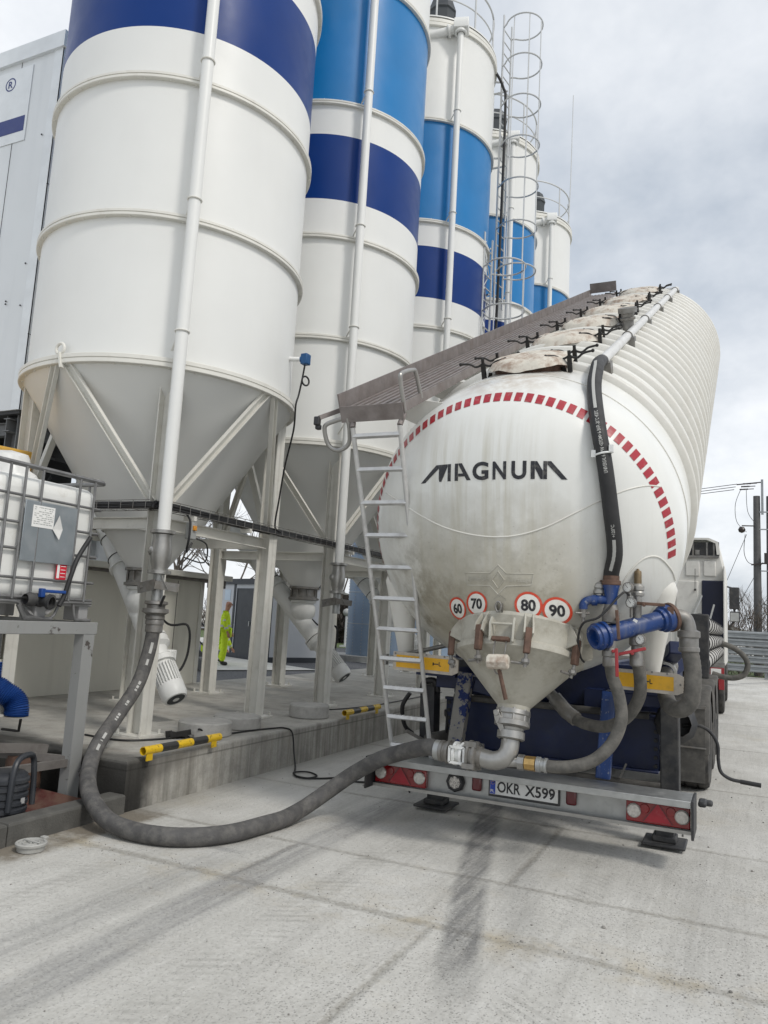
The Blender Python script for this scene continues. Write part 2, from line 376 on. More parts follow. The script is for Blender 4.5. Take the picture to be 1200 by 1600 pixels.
# ---------------------------------------------------------------- ground shaders (world position)
def band(nt,x,c,w,soft):
    """1 on |x-c|<w falling to 0 over soft"""
    return maprange(nt,math(nt,'ABSOLUTE',math(nt,'SUBTRACT',x,c)),w,w+soft,1,0)
def yard_material():
    m=bpy.data.materials.new('yard_concrete'); m.use_nodes=True; nt=m.node_tree; b=nt.nodes['Principled BSDF']
    P=nt.nodes.new('ShaderNodeNewGeometry').outputs['Position']
    sp=nt.nodes.new('ShaderNodeSeparateXYZ'); lk(nt,P,sp.inputs[0]); x,y=sp.outputs[0],sp.outputs[1]
    n1=noise(nt,P,.55,5,.6); n2=noise(nt,P,3.2,6,.65); n3=noise(nt,P,38,5,.7); n4=noise(nt,P,1.3,6,.7)
    c=mixc(nt,maprange(nt,n1,.33,.68),(.46,.452,.42),(.58,.572,.54))
    c=mixc(nt,maprange(nt,n2,.40,.70,0,.40),c,(.36,.35,.325))
    st=noise(nt,mapping(nt,P,(9,.35,1)),1,5,.65); c=mixc(nt,maprange(nt,st,.45,.72,0,.42),c,(.33,.322,.30))
    st2=noise(nt,mapping(nt,P,(30,1.3,1),rot=(0,0,.25)),1,4,.6); c=mixc(nt,maprange(nt,st2,.5,.75,0,.35),c,(.64,.63,.60))
    c=mixc(nt,maprange(nt,n3,.42,.72,0,.42),c,(.28,.27,.245))
    # wobble for joints
    wx=math(nt,'ADD',math(nt,'MULTIPLY',math(nt,'SUBTRACT',noise(nt,P,.8,2),.5),.08),math(nt,'MULTIPLY',math(nt,'SUBTRACT',noise(nt,P,24,3),.5),.05))
    yj=math(nt,'ADD',y,wx); xj=math(nt,'ADD',x,wx)
    fine=noise(nt,P,26,4,.7)
    J=None
    for c0,w in ((4.22,.022),(5.10,.010),(6.74,.014),(9.4,.012),(12.9,.02),(16.6,.02),(20.5,.02),(26,.02),(2.2,.02)):
        q=band(nt,yj,c0,w*.8,.035); J=q if J is None else math(nt,'MAXIMUM',J,q)
    for c0,w,ya,yb in ((-1.38,.012,5.1,6.74),(-2.93,.008,4.2,5.1),(-1.55,.008,2,4.2),(1.9,.02,0,40),(5.2,.02,-5,40)):
        q=math(nt,'MULTIPLY',band(nt,xj,c0,w*.7,.03),band(nt,y,(ya+yb)/2,(yb-ya)/2,.02)); J=math(nt,'MAXIMUM',J,q)
    Jr=math(nt,'MULTIPLY',J,maprange(nt,fine,.3,.62,.25,1))
    c=mixc(nt,math(nt,'MULTIPLY',Jr,.55),c,(.16,.145,.115))
    # sandy deposit round the near joint
    sd=math(nt,'MULTIPLY',band(nt,yj,4.22,.02,.32),maprange(nt,n2,.48,.68)); c=mixc(nt,math(nt,'MULTIPLY',sd,.62),c,(.43,.37,.26))
    sd=maprange(nt,noise(nt,mapping(nt,P,(1,1,1),loc=(3,8,0)),.9,5,.7),.56,.74,0,.45); c=mixc(nt,sd,c,(.42,.375,.29))
    # tyre marks
    tr=noise(nt,mapping(nt,P,(16,1.1,1)),1,4,.65); trf=maprange(nt,math(nt,'ADD',math(nt,'MULTIPLY',tr,.7),math(nt,'MULTIPLY',n3,.3)),.36,.58,.30,1)
    dy=math(nt,'SUBTRACT',y,4.5); cx=math(nt,'ADD',math(nt,'MULTIPLY',dy,-.27),math(nt,'MULTIPLY',math(nt,'MULTIPLY',dy,dy),.012))
    u=math(nt,'SUBTRACT',x,cx)
    k=math(nt,'MULTIPLY',math(nt,'MULTIPLY',band(nt,math(nt,'ADD',u,math(nt,'MULTIPLY',math(nt,'SUBTRACT',n2,.5),.05)),-1.455,.075,.06),maprange(nt,math(nt,'ADD',y,math(nt,'MULTIPLY',n2,.3)),3.55,4.15,.14,1)),trf); c=mixc(nt,math(nt,'MULTIPLY',k,.80),c,(.13,.13,.13))
    k=math(nt,'MULTIPLY',math(nt,'MULTIPLY',band(nt,u,-1.14,.05,.12),maprange(nt,y,3.6,4.6)),trf); c=mixc(nt,math(nt,'MULTIPLY',k,.30),c,(.15,.15,.15))
    k=math(nt,'MULTIPLY',math(nt,'MULTIPLY',band(nt,math(nt,'ADD',x,math(nt,'MULTIPLY',math(nt,'SUBTRACT',y,4),.02)),-2.80,.10,.09),band(nt,y,4.0,2.6,1.2)),trf); c=mixc(nt,math(nt,'MULTIPLY',k,.55),c,(.165,.165,.168))
    k=math(nt,'MULTIPLY',math(nt,'MULTIPLY',band(nt,x,-3.2,.07,.12),band(nt,y,3.2,1.2,.8)),trf); c=mixc(nt,math(nt,'MULTIPLY',k,.35),c,(.17,.17,.17))
    k=math(nt,'MULTIPLY',math(nt,'MULTIPLY',band(nt,y,4.66,.02,.03),band(nt,x,-3.45,.2,.15)),1); c=mixc(nt,math(nt,'MULTIPLY',k,.5),c,(.16,.16,.165))
    k=math(nt,'MULTIPLY',math(nt,'MULTIPLY',band(nt,x,1.2,.12,.35),maprange(nt,y,4,6)),trf); c=mixc(nt,math(nt,'MULTIPLY',k,.4),c,(.22,.215,.205))
    k=math(nt,'MULTIPLY',math(nt,'MULTIPLY',band(nt,x,-.15,.10,.25),band(nt,y,4.2,1.5,1)),trf); c=mixc(nt,math(nt,'MULTIPLY',k,.25),c,(.24,.235,.225))
    # tread prints left by tyres, and pale dust brushed across the slabs
    wv=math(nt,'SINE',math(nt,'MULTIPLY',math(nt,'ADD',y,math(nt,'MULTIPLY',math(nt,'ABSOLUTE',math(nt,'SUBTRACT',x,-2.15)),.6)),78.)); wv=maprange(nt,wv,.1,.5)
    for xc,wd,ya,yb,am in ((-2.15,.11,3.4,1.6,.34),(-.75,.10,4.2,1.8,.30),(.55,.12,5.0,2.2,.30),(-3.6,.08,2.9,.8,.25)):
        k=math(nt,'MULTIPLY',math(nt,'MULTIPLY',band(nt,math(nt,'ADD',x,math(nt,'MULTIPLY',y,.03)),xc,wd,.05),band(nt,y,ya,yb,.9)),math(nt,'MULTIPLY',wv,maprange(nt,n2,.40,.60))); c=mixc(nt,math(nt,'MULTIPLY',k,am),c,(.24,.235,.215))
    du=maprange(nt,noise(nt,mapping(nt,P,(.9,.5,1),loc=(9,2,0)),1.,6,.62),.50,.68,0,.45); c=mixc(nt,du,c,(.66,.655,.63))
    # damp silt lying along the kerb
    k=math(nt,'MULTIPLY',math(nt,'MULTIPLY',band(nt,math(nt,'ADD',x,math(nt,'MULTIPLY',wx,2.2)),-4.40,.17,.10),band(nt,math(nt,'ADD',y,math(nt,'MULTIPLY',wx,3)),4.35,.62,.25)),maprange(nt,n4,.3,.5)); c=mixc(nt,math(nt,'MULTIPLY',k,.85),c,(.15,.125,.09))
    k=math(nt,'MULTIPLY',band(nt,math(nt,'ADD',x,wx),-4.46,.03,.25),maprange(nt,y,4.6,5.2)); c=mixc(nt,math(nt,'MULTIPLY',k,.45),c,(.20,.19,.165))
    # speckle: aggregate and grit
    vo=nt.nodes.new('ShaderNodeTexVoronoi'); vo.inputs['Scale'].default_value=24; lk(nt,P,vo.inputs['Vector'])
    g=maprange(nt,vo.outputs['Distance'],.10,.22,1,0); gm=maprange(nt,math(nt,'ADD',noise(nt,P,1.1,4,.6),math(nt,'MULTIPLY',math(nt,'ADD',x,1.5),.03)),.47,.64)
    c=mixc(nt,math(nt,'MULTIPLY',math(nt,'MULTIPLY',g,gm),.6),c,(.10,.095,.085))
    vo2=nt.nodes.new('ShaderNodeTexVoronoi'); vo2.inputs['Scale'].default_value=60; lk(nt,P,vo2.inputs['Vector'])
    g2=maprange(nt,vo2.outputs['Distance'],.14,.30,1,0); gm2=maprange(nt,math(nt,'ADD',noise(nt,P,.8,4,.6),math(nt,'MULTIPLY',math(nt,'ADD',x,1.5),.08)),.42,.66)
    c=mixc(nt,math(nt,'MULTIPLY',math(nt,'MULTIPLY',g2,gm2),.45),c,(.15,.142,.125))
    vo3=nt.nodes.new('ShaderNodeTexVoronoi'); vo3.inputs['Scale'].default_value=41; lk(nt,P,vo3.inputs['Vector'])
    g3=maprange(nt,vo3.outputs['Distance'],.10,.24,1,0); c=mixc(nt,math(nt,'MULTIPLY',math(nt,'MULTIPLY',g3,gm2),.6),c,(.62,.61,.57))
    lk(nt,c,b.inputs['Base Color']); b.inputs['Roughness'].default_value=.88; b.inputs['Specular IOR Level'].default_value=.3
    h=math(nt,'ADD',math(nt,'MULTIPLY',n3,.6),math(nt,'MULTIPLY',fine,.5)); h=math(nt,'SUBTRACT',h,math(nt,'MULTIPLY',J,.9)); h=math(nt,'ADD',h,math(nt,'MULTIPLY',g2,.5))
    bn=nt.nodes.new('ShaderNodeBump'); bn.inputs['Strength'].default_value=.8; bn.inputs['Distance'].default_value=.009; lk(nt,h,bn.inputs['Height']); lk(nt,bn.outputs[0],b.inputs['Normal'])
    MATS['yard_concrete']=m
yard_material()
def slab_material():
    m=bpy.data.materials.new('slab_concrete'); m.use_nodes=True; nt=m.node_tree; b=nt.nodes['Principled BSDF']
    g=nt.nodes.new('ShaderNodeNewGeometry'); P=g.outputs['Position']
    sp=nt.nodes.new('ShaderNodeSeparateXYZ'); lk(nt,P,sp.inputs[0]); x,y,z=sp.outputs
    n1=noise(nt,P,1.0,5,.6); n2=noise(nt,P,5,6,.65); n3=noise(nt,P,45,4,.7)
    c=mixc(nt,maprange(nt,n1,.33,.68),(.36,.35,.32),(.48,.465,.425)); c=mixc(nt,maprange(nt,n2,.45,.72,0,.5),c,(.16,.155,.14))
    st=noise(nt,mapping(nt,P,(.35,7,1)),1,4,.6); c=mixc(nt,maprange(nt,st,.5,.75,0,.35),c,(.26,.215,.165))
    # shuttered front: vertical runs, damp end wall with an irregular edge
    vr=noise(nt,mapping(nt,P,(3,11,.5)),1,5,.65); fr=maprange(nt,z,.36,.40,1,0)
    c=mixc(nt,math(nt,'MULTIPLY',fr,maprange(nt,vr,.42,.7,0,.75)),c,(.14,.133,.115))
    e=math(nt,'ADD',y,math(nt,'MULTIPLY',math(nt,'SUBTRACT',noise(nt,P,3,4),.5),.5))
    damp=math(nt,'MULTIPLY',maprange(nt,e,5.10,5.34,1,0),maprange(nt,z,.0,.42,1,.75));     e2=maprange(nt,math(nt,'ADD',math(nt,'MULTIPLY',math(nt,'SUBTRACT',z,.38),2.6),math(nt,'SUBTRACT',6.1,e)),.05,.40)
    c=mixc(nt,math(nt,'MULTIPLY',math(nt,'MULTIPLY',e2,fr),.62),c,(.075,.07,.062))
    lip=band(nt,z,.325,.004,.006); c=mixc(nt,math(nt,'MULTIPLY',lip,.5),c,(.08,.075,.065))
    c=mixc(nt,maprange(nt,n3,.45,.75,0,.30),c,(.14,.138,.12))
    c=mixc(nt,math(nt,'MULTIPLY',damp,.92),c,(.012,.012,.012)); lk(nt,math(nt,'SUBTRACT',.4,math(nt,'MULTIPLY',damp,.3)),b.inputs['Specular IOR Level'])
    lk(nt,c,b.inputs['Base Color']); b.inputs['Roughness'].default_value=.85
    bn=nt.nodes.new('ShaderNodeBump'); bn.inputs['Strength'].default_value=.5; bn.inputs['Distance'].default_value=.008; lk(nt,math(nt,'ADD',n3,math(nt,'MULTIPLY',n2,.8)),bn.inputs['Height']); lk(nt,bn.outputs[0],b.inputs['Normal'])
    MATS['slab_concrete']=m
slab_material()
def gravel_material():
    m=bpy.data.materials.new('gravel_dark'); m.use_nodes=True; nt=m.node_tree; b=nt.nodes['Principled BSDF']
    P=nt.nodes.new('ShaderNodeNewGeometry').outputs['Position']
    vo=nt.nodes.new('ShaderNodeTexVoronoi'); vo.inputs['Scale'].default_value=16; lk(nt,P,vo.inputs['Vector'])
    c=mixc(nt,vo.outputs['Distance'],(.14,.145,.155),(.025,.026,.03)); c=mixc(nt,maprange(nt,noise(nt,P,30,3),.4,.7,0,.6),c,(.20,.205,.21))
    lk(nt,c,b.inputs['Base Color']); b.inputs['Roughness'].default_value=.9
    bn=nt.nodes.new('ShaderNodeBump'); bn.inputs['Strength'].default_value=1; bn.inputs['Distance'].default_value=.03; bn.invert=True; lk(nt,vo.outputs['Distance'],bn.inputs['Height']); lk(nt,bn.outputs[0],b.inputs['Normal'])
    MATS['gravel_dark']=m
gravel_material()
mat('path_pale',(.50,.50,.47),.9,var=.08,vs=3,dirt=((.33,.32,.3),.5,4,.5,.75))

# ---------------------------------------------------------------- the setting
def struct(mb,name,m,loc=(0,0,0),**k): return single(mb,name,m,None,None,loc,kind='structure',**k)
g=MB(); g.add([(-400,-60,0),(400,-60,0),(400,900,0),(-400,900,0)],[(0,1,2,3)]); struct(g,'ground','yard_concrete',smooth=False)
p=MB()
def rounded_slab(mb,x0,x1,y0,y1,z0,z1,r):
    prof=[(0,z0),(0,z1-r),(r*.3,z1-r*.3),(r,z1)]
    vs=[];
    for o,z in prof: vs+=[(x0+o,y0+o,z),(x1-o,y0+o,z),(x1-o,y1-o,z),(x0+o,y1-o,z)]
    fs=[(i*4+k,i*4+(k+1)%4,i*4+4+(k+1)%4,i*4+4+k) for i in range(3) for k in range(4)]+[(12,13,14,15)]
    mb.add(vs,fs)
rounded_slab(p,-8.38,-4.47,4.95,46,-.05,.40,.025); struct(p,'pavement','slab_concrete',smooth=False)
k=MB()
for y0,y1 in ((1.4,2.62),(2.63,3.85),(3.86,4.945)): rounded_slab(k,-4.62,-4.45,y0,y1,-.05,.15,.02)
mat('kerb_damp',(.085,.083,.076),.8,var=.2,vs=5,dirt=((.16,.155,.14),.6,6,.5,.75),bump=.4); struct(k,'kerb','kerb_damp',smooth=False)
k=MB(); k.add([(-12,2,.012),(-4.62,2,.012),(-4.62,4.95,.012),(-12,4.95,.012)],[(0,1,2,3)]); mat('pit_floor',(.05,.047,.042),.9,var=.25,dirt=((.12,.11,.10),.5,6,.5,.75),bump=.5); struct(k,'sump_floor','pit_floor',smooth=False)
gv=MB(); gv.add([(-60,9.0,.10),(-8.38,9.0,.10),(-8.38,60,.10),(-60,60,.10)],[(0,1,2,3)]); struct(gv,'gravel','gravel_dark',smooth=False)
pt=MB(); pt.add([(-20,23,.125),(-22,18.5,.125),(-12.0,15.9,.125),(-10.6,18.9,.125)],[(0,1,2,3)]); pt.add([(-45,36,.115),(-8.5,22.5,.115),(-8.5,26,.115),(-45,41,.115)],[(0,1,2,3)]); struct(pt,'path','path_pale',smooth=False)
gr=MB(); gr.add([(-60,33,.12),(-8.4,33,.12),(-8.4,46,.12),(-60,46,.12)],[(0,1,2,3)]); struct(gr,'verge','grass',smooth=False)
gr=MB(); gr.add([(-6,37.4,.004),(60,37.4,.004),(60,60,.02),(-6,60,.02)],[(0,1,2,3)]); struct(gr,'grass_strip','grass',smooth=False)
h=MB();
for i in range(41):
    a=-120+i*8; zz=7+3*sin(i*.7)+2*sin(i*1.9); h.v+=[V((a*2,330,-1)),V((a*2,330,zz)),V((a*2,420,zz*1.5))]
for i in range(40):
    b=i*3; h.f+=[(b,b+3,b+4,b+1),(b+1,b+4,b+5,b+2)]; h.m+=[0,0]
struct(h,'hills','hill_far')
# loose stones on the yard
rs=random.Random(3); st=MB()
for i in range(520):
    x=rs.uniform(-4.3,4.5); y=rs.uniform(2.2,13); r=rs.choice((.003,.004,.004,.005,.007))*rs.uniform(.8,1.5)
    if i<8: r=rs.uniform(.008,.013)
    st.ball((x,y,r*.4),r,6,4,(1,rs.uniform(.6,1),rs.uniform(.5,.8)))
for i in range(900):
    x=rs.uniform(-4.3,3.0); y=4.22+rs.gauss(0,.09)+(.0 if rs.random()<.7 else rs.uniform(-1.4,2.2)); r=rs.choice((.0025,.003,.004,.005))
    st.ball((x,y,r*.4),r,5,3,(1,rs.uniform(.6,1),rs.uniform(.5,.8)))
single(st,'loose_grit','pebble',None,None,(0,0,0),kind='stuff',merge=False)

# ---------------------------------------------------------------- silos
R0=1.5
def make_silo(loc,label):
    t=thing('silo',label,'silo',loc,'row of cement silos'); X,Y,Z=loc
    def W(x,y,z): return (X+x,Y+y,Z+z)
    O_=W(0,0,0)
    prof=[(R0,3.70,0),(R0,7.36,1),(R0,8.40,0),(R0,8.94,2),(R0,11.05,0),(R0,13.3,0)]
    sh=MB(); sh.lathe(prof,O_,(0,0,1),128)
    sh.build('shell',['silo_white','silo_dark_blue','silo_light_blue'],t)
    sh=MB(); sh.lathe([(R0+.045,13.27),(R0+.045,13.30),(.7,13.55),(.0,13.6)],O_,(0,0,1),96); sh.build('roof','silo_white',t)
    for z,ro,hh in ((3.66,.075,.10),(5.22,.055,.075),(6.77,.055,.075),(8.91,.05,.07),(11.05,.05,.07),(13.16,.05,.16)):
        r=MB(); r.lathe([(R0-.01,z-hh/2),(R0+ro-.008,z-hh/2),(R0+ro,z-hh/2+.006),(R0+ro,z-.006),(R0+ro-.012,z-.004),(R0+ro-.012,z+.004),(R0+ro,z+.006),(R0+ro,z+hh/2-.006),(R0+ro-.008,z+hh/2),(R0-.01,z+hh/2)],O_,(0,0,1),128)
        for q in range(36):
            a=2*pi*q/36+.05; r.cyl(W((R0+.03)*cos(a),(R0+.03)*sin(a),z-hh/2-.012),W((R0+.03)*cos(a),(R0+.03)*sin(a),z+hh/2+.010),.008,seg=6)
        r.build('flange_ring','steel_cream',t)
    c=MB(); c.lathe([(R0+.03,3.62),(R0+.0,3.60),(.86,2.6),(.52,2.08),(.515,2.06),(.19,1.62)],O_,(0,0,1),96); c.lathe([(.53,2.05),(.545,2.06),(.545,2.08),(.53,2.09)],O_,(0,0,1),64)
    for a in (.2,1.5,2.9,4.3,5.4): # welded patch plates
        n=V((cos(a),sin(a),-.9)).normalized()
    c.build('cone','silo_white',t)
    o=MB(); o.lathe([(.18,1.66),(.24,1.66),(.24,1.63),(.19,1.62),(.19,1.50),(.24,1.49),(.24,1.46),(.15,1.45)],O_,(0,0,1),32)
    for q in range(8): 
        a=q*pi/4; o.bx(*[v for pr_ in ((X+.2*cos(a)-.012,X+.2*cos(a)+.012),(Y+.2*sin(a)-.012,Y+.2*sin(a)+.012),(Z+1.48,Z+1.64)) for v in pr_])
    o.build('outlet_valve','dull_steel',t)
    for sx in (-1,1):
        for sy in (-1,1):
            b=MB(); b.ibeam(W(sx*.97,sy*.97,.015),W(sx*.985,sy*.985,3.66),.16,.17,.013,(1,0,0)); co=b.build('column',['column_dirty'],t)
            f=MB(); f.bx(X+sx*.97-.17,X+sx*.97+.17,Y+sy*.97-.17,Y+sy*.97+.17,Z,Z+.018)
            for ax in (-1,1):
                for ay in (-1,1): f.cyl(W(sx*.97+ax*.135,sy*.97+ay*.135,.018),W(sx*.97+ax*.135,sy*.97+ay*.135,.06),.014,seg=6)
            f.build('base_plate','column_dirty',co)
    for (mx,my),(ux,uy) in (((0,-1),(1,0)),((0,1),(1,0)),((1,0),(0,1)),((-1,0),(0,1))):
        for s in (-1,1):
            p0=W(mx*1.53+ux*s*.07,my*1.53+uy*s*.07,3.64); p1=W(mx*1.0+ux*s*.90,my*1.0+uy*s*.90,2.27)
            b=MB(); b.chan(p0,p1,.085,.05,.008,(mx,my,0)); b.build('brace','steel_cream',t)
        b=MB(); b.chan(W(mx*.99-ux*.89,my*.99-uy*.89,2.06),W(mx*.99+ux*.89,my*.99+uy*.89,2.06),.12,.06,.009,(mx,my,0)); b.build('ring_beam','steel_cream',t)
    lg=MB(); lg.tube(arc(W(0,-1.56,3.77),.055,(1,0,0),(0,0,1),0,2*pi*15/16,15),.016,8,closed=True); lg.bar(W(.02,-1.57,3.72),W(.06,-1.57,3.56),.05,.02); lg.build('lifting_eye','steel_cream',t)
    # fill pipe
    px,py=1.23,-1.19
    f=MB(); f.cyl(W(px,py,1.93),W(px,py,12.9),.062,seg=24); fp=f.build('fill_pipe','silo_white',t)
    for z in (5.35,6.9,9.04,11.18,3.95):
        q=MB(); q.tube(arc(W(px,py,z),.069,(1,0,0),(0,1,0),0,2*pi*23/24,23),.009,6,closed=True); q.cyl(W(px-.06,py+.02,z),W(px-.23,py+.12,z-.16),.011,seg=8); q.build('pipe_clamp','steel_cream',fp)
    v=MB(); v.lathe([(.05,1.96),(.12,1.96),(.12,1.93),(.10,1.925)],W(px,py,0),(0,0,1),28); v.lathe([(.09,1.92),(.085,1.87),(.096,1.80),(.10,1.73),(.092,1.66),(.075,1.60),(.075,1.58),(.11,1.575),(.11,1.545),(.06,1.54)],W(px,py,0),(0,0,1),28)
    v.ball(W(px-.05,py-.05,1.76),.055,16,8); v.build('pinch_valve','raw_aluminium',fp)
    v=MB(); v.cyl(W(px,py,1.54),W(px,py,1.27),.052,seg=20); v.build('fill_stub','galvanised',fp)
    v=MB(); v.bar(W(px-.19,py-.06,1.40),W(px+.03,py-.08,1.44),.10,.012,(0,-1,0)); v.bar(W(px+.03,py-.08,1.44),W(px+.20,py+.06,1.42),.075,.05,(0,-1,0)); v.cyl(W(px-.14,py-.09,1.41),W(px-.14,py-.05,1.41),.014,seg=8)
    v.tube(smoothpath([W(px+.07,py-.02,1.56),W(px+.10,py-.06,1.50),W(px+.15,py-.03,1.40)],5),.006,6); v.build('latch_bracket','dull_steel',fp)
    # bend housing at the top and pipe into the roof
    hd=MB(); hd.prism(W(px-.14,py-.02,12.95),W(px+.14,py+.06,12.95),[(-.14,-.02),(.14,-.02),(.15,.10),(.08,.24),(-.03,.27),(-.13,.18)],(0,0,1)); hd.lathe([(.08,12.86),(.12,12.86),(.12,12.91),(.09,12.95)],W(px,py,0),(0,0,1),20); hd.cyl(W(px-.13,py,13.0),W(px-.75,py-.22,12.82),.085,.075,seg=18)
    hd.lathe([(.09,0),(.125,0),(.125,.05),(.09,.05)],W(px-.22,py-.03,12.97),(-1,-.3,-.22),18)
    hd.cyl(W(px-.75,py-.22,12.82),W(.1,-1.2,13.0),.075,seg=16); hd.build('bend_housing','silo_white',t,bevel=.01)
    # roof equipment
    gr_=MB()
    for q in range(10):
        a=2*pi*q/10+.2; gr_.cyl(W(1.44*cos(a),1.44*sin(a),13.2),W(1.44*cos(a),1.44*sin(a),14.3),.021,seg=8)
    for z in (14.3,13.8): gr_.tube([W(1.44*cos(2*pi*i/64),1.44*sin(2*pi*i/64),z) for i in range(64)],.02 if z>14 else .015,8,closed=True)
    gr_.build('guard_rail','rail_grey',t)
    ft=MB(); ft.lathe([(.26,13.3),(.28,13.4),(.28,13.85),(.31,13.87),(.22,14.15),(.12,14.22),(0,14.24)],W(.60,-.70,0),(0,0,1),8); ft.build('dust_filter','filter_dark',t,smooth=False)
    return t
ZP=.40
silo1=make_silo((-6.25,6.93,ZP),'white silo nearest the camera with the grey delivery hose joined to its fill pipe')
SIL=[silo1]
for (x,y),lab in (((-6.25,10.51),'second silo of the row, blue banded, standing behind the trailer ladder'),((-6.23,14.17),'third silo of the row, next to the caged ladder'),((-6.21,18.0),'fourth silo of the row, seen through the cage of the ladder'),((-6.17,22.05),'farthest silo of the row, with the thin aerial on its roof rail')):
    c=copy_tree(silo1); c.location=(x,y,ZP); c['label']=lab; SIL.append(c)
# things only the first silo has
s=MB(); s.cyl((-4.84,7.42,4.62),(-4.70,7.47,4.62),.028,seg=12); s.build('sensor_stub','silo_white',silo1)
s=MB(); s.box((-4.655,7.49,4.62),(.09,.10,.13)); s.cyl((-4.72,7.46,4.62),(-4.69,7.475,4.62),.035,seg=12); s.build('level_sensor','sensor_blue',silo1,bevel=.012)
s=MB(); s.tube(smoothpath([(-4.66,7.49,4.55),(-4.69,7.50,4.38),(-4.72,7.5,4.2),(-4.72,7.45,4.05),(-4.82,7.6,3.8),(-5.0,7.75,3.4),(-5.08,7.80,3.0),(-5.13,7.83,2.68),(-5.12,7.95,2.62)],8),.011,8); s.tube(arc((-4.66,7.53,4.37),.055,(.3,.95,0),(0,0,1),0,2*pi*15/16,15),.011,8,closed=True); s.build('sensor_cable','cable',silo1)
s=MB(); s.box((-5.12,6.27,2.42),(.07,.11,.17),Matrix.Rotation(.15,3,'Z')); sw=s.build('switch_box','box_grey',silo1,bevel=.008)
s=MB(); s.box((-5.078,6.27,2.45),(.03,.05,.05)); s.build('switch_knob','switch_orange',sw,bevel=.006)
s=MB(); s.tube(smoothpath([(-5.13,6.2,2.58),(-5.08,6.2,2.5),(-5.05,6.16,2.32),(-5.1,6.2,2.2),(-5.12,6.3,2.3)],6),.012,8); s.tube(smoothpath([(-5.12,6.3,2.36),(-5.05,6.45,2.3),(-5.1,6.5,2.12),(-5.2,6.3,2.15)],6),.008,8); s.build('switch_cable','cable',sw)
# aerial on the last roof
s=MB(); s.tube([(-4.76,22.3,13.9),(-4.72,22.3,15.4),(-4.70,22.3,18.3)],[.018,.015,.012],8); s.bx(-4.80,-4.74,22.27,22.33,13.95,14.05); s.bx(-4.80,-4.74,22.27,22.33,14.55,14.62)
single(s,'aerial','rail_grey','thin whip aerial clipped to the roof rail of the farthest silo','aerial',(-4.76,22.3,13.9))
# ---------------------------------------------------------------- cable tray along the row
ct=thing('cable_tray','black cable bundle in a wire tray running along the silo legs','cable tray',(-5.18,5.83,2.58))
b=MB()
rr=random.Random(5)
for q in range(10):
    ox=rr.uniform(-.042,.042); oz=rr.uniform(-.005,.05)
    b.tube(smoothpath([(-7.2,5.83+ox,2.60+oz),(-6.2,5.83-ox,2.605+oz),(-5.3,5.83+ox,2.60+oz),(-5.17+ox,5.95,2.60+oz),(-5.17-ox,7.5,2.59+oz),(-5.17+ox,9.2,2.60+oz),(-5.17-ox,11,2.60+oz),(-5.17+ox,14,2.59+oz),(-5.17,17,2.6+oz)],5),.017,7)
b.build('cable_bundle','cable',ct)
b=MB()
def tray_rung(p,d):
    d=V(d).normalized(); n=d.cross(V((0,0,1)))
    b.tube([p+n*.06+V((0,0,.07)),p+n*.06-V((0,0,.02)),p-n*.06-V((0,0,.02)),p-n*.06+V((0,0,.07))],.003,5)
y=5.9
while y<17: tray_rung(V((-5.17,y,2.6)),(0,1,0)); y+=.16
x=-5.3
while x>-7.2: tray_rung(V((x,5.83,2.6)),(1,0,0)); x-=.16
for s_ in (-1,1):
    for dz in (.07,-.02):
        b.tube([(-7.2,5.83+s_*.06,2.6+dz),(-5.25,5.83+s_*.06,2.6+dz)],.004,5); b.tube([(-5.17+s_*.06,5.9,2.6+dz),(-5.17+s_*.06,17,2.6+dz)],.004,5)
b.build('wire_tray','dull_steel',ct)
b=MB()
for yy in (6.3,7.3,9.9,11.2,13.5,14.9): b.bx(-5.24,-5.10,yy-.02,yy+.02,2.53,2.575)
b.build('tray_bracket','steel_cream',ct)
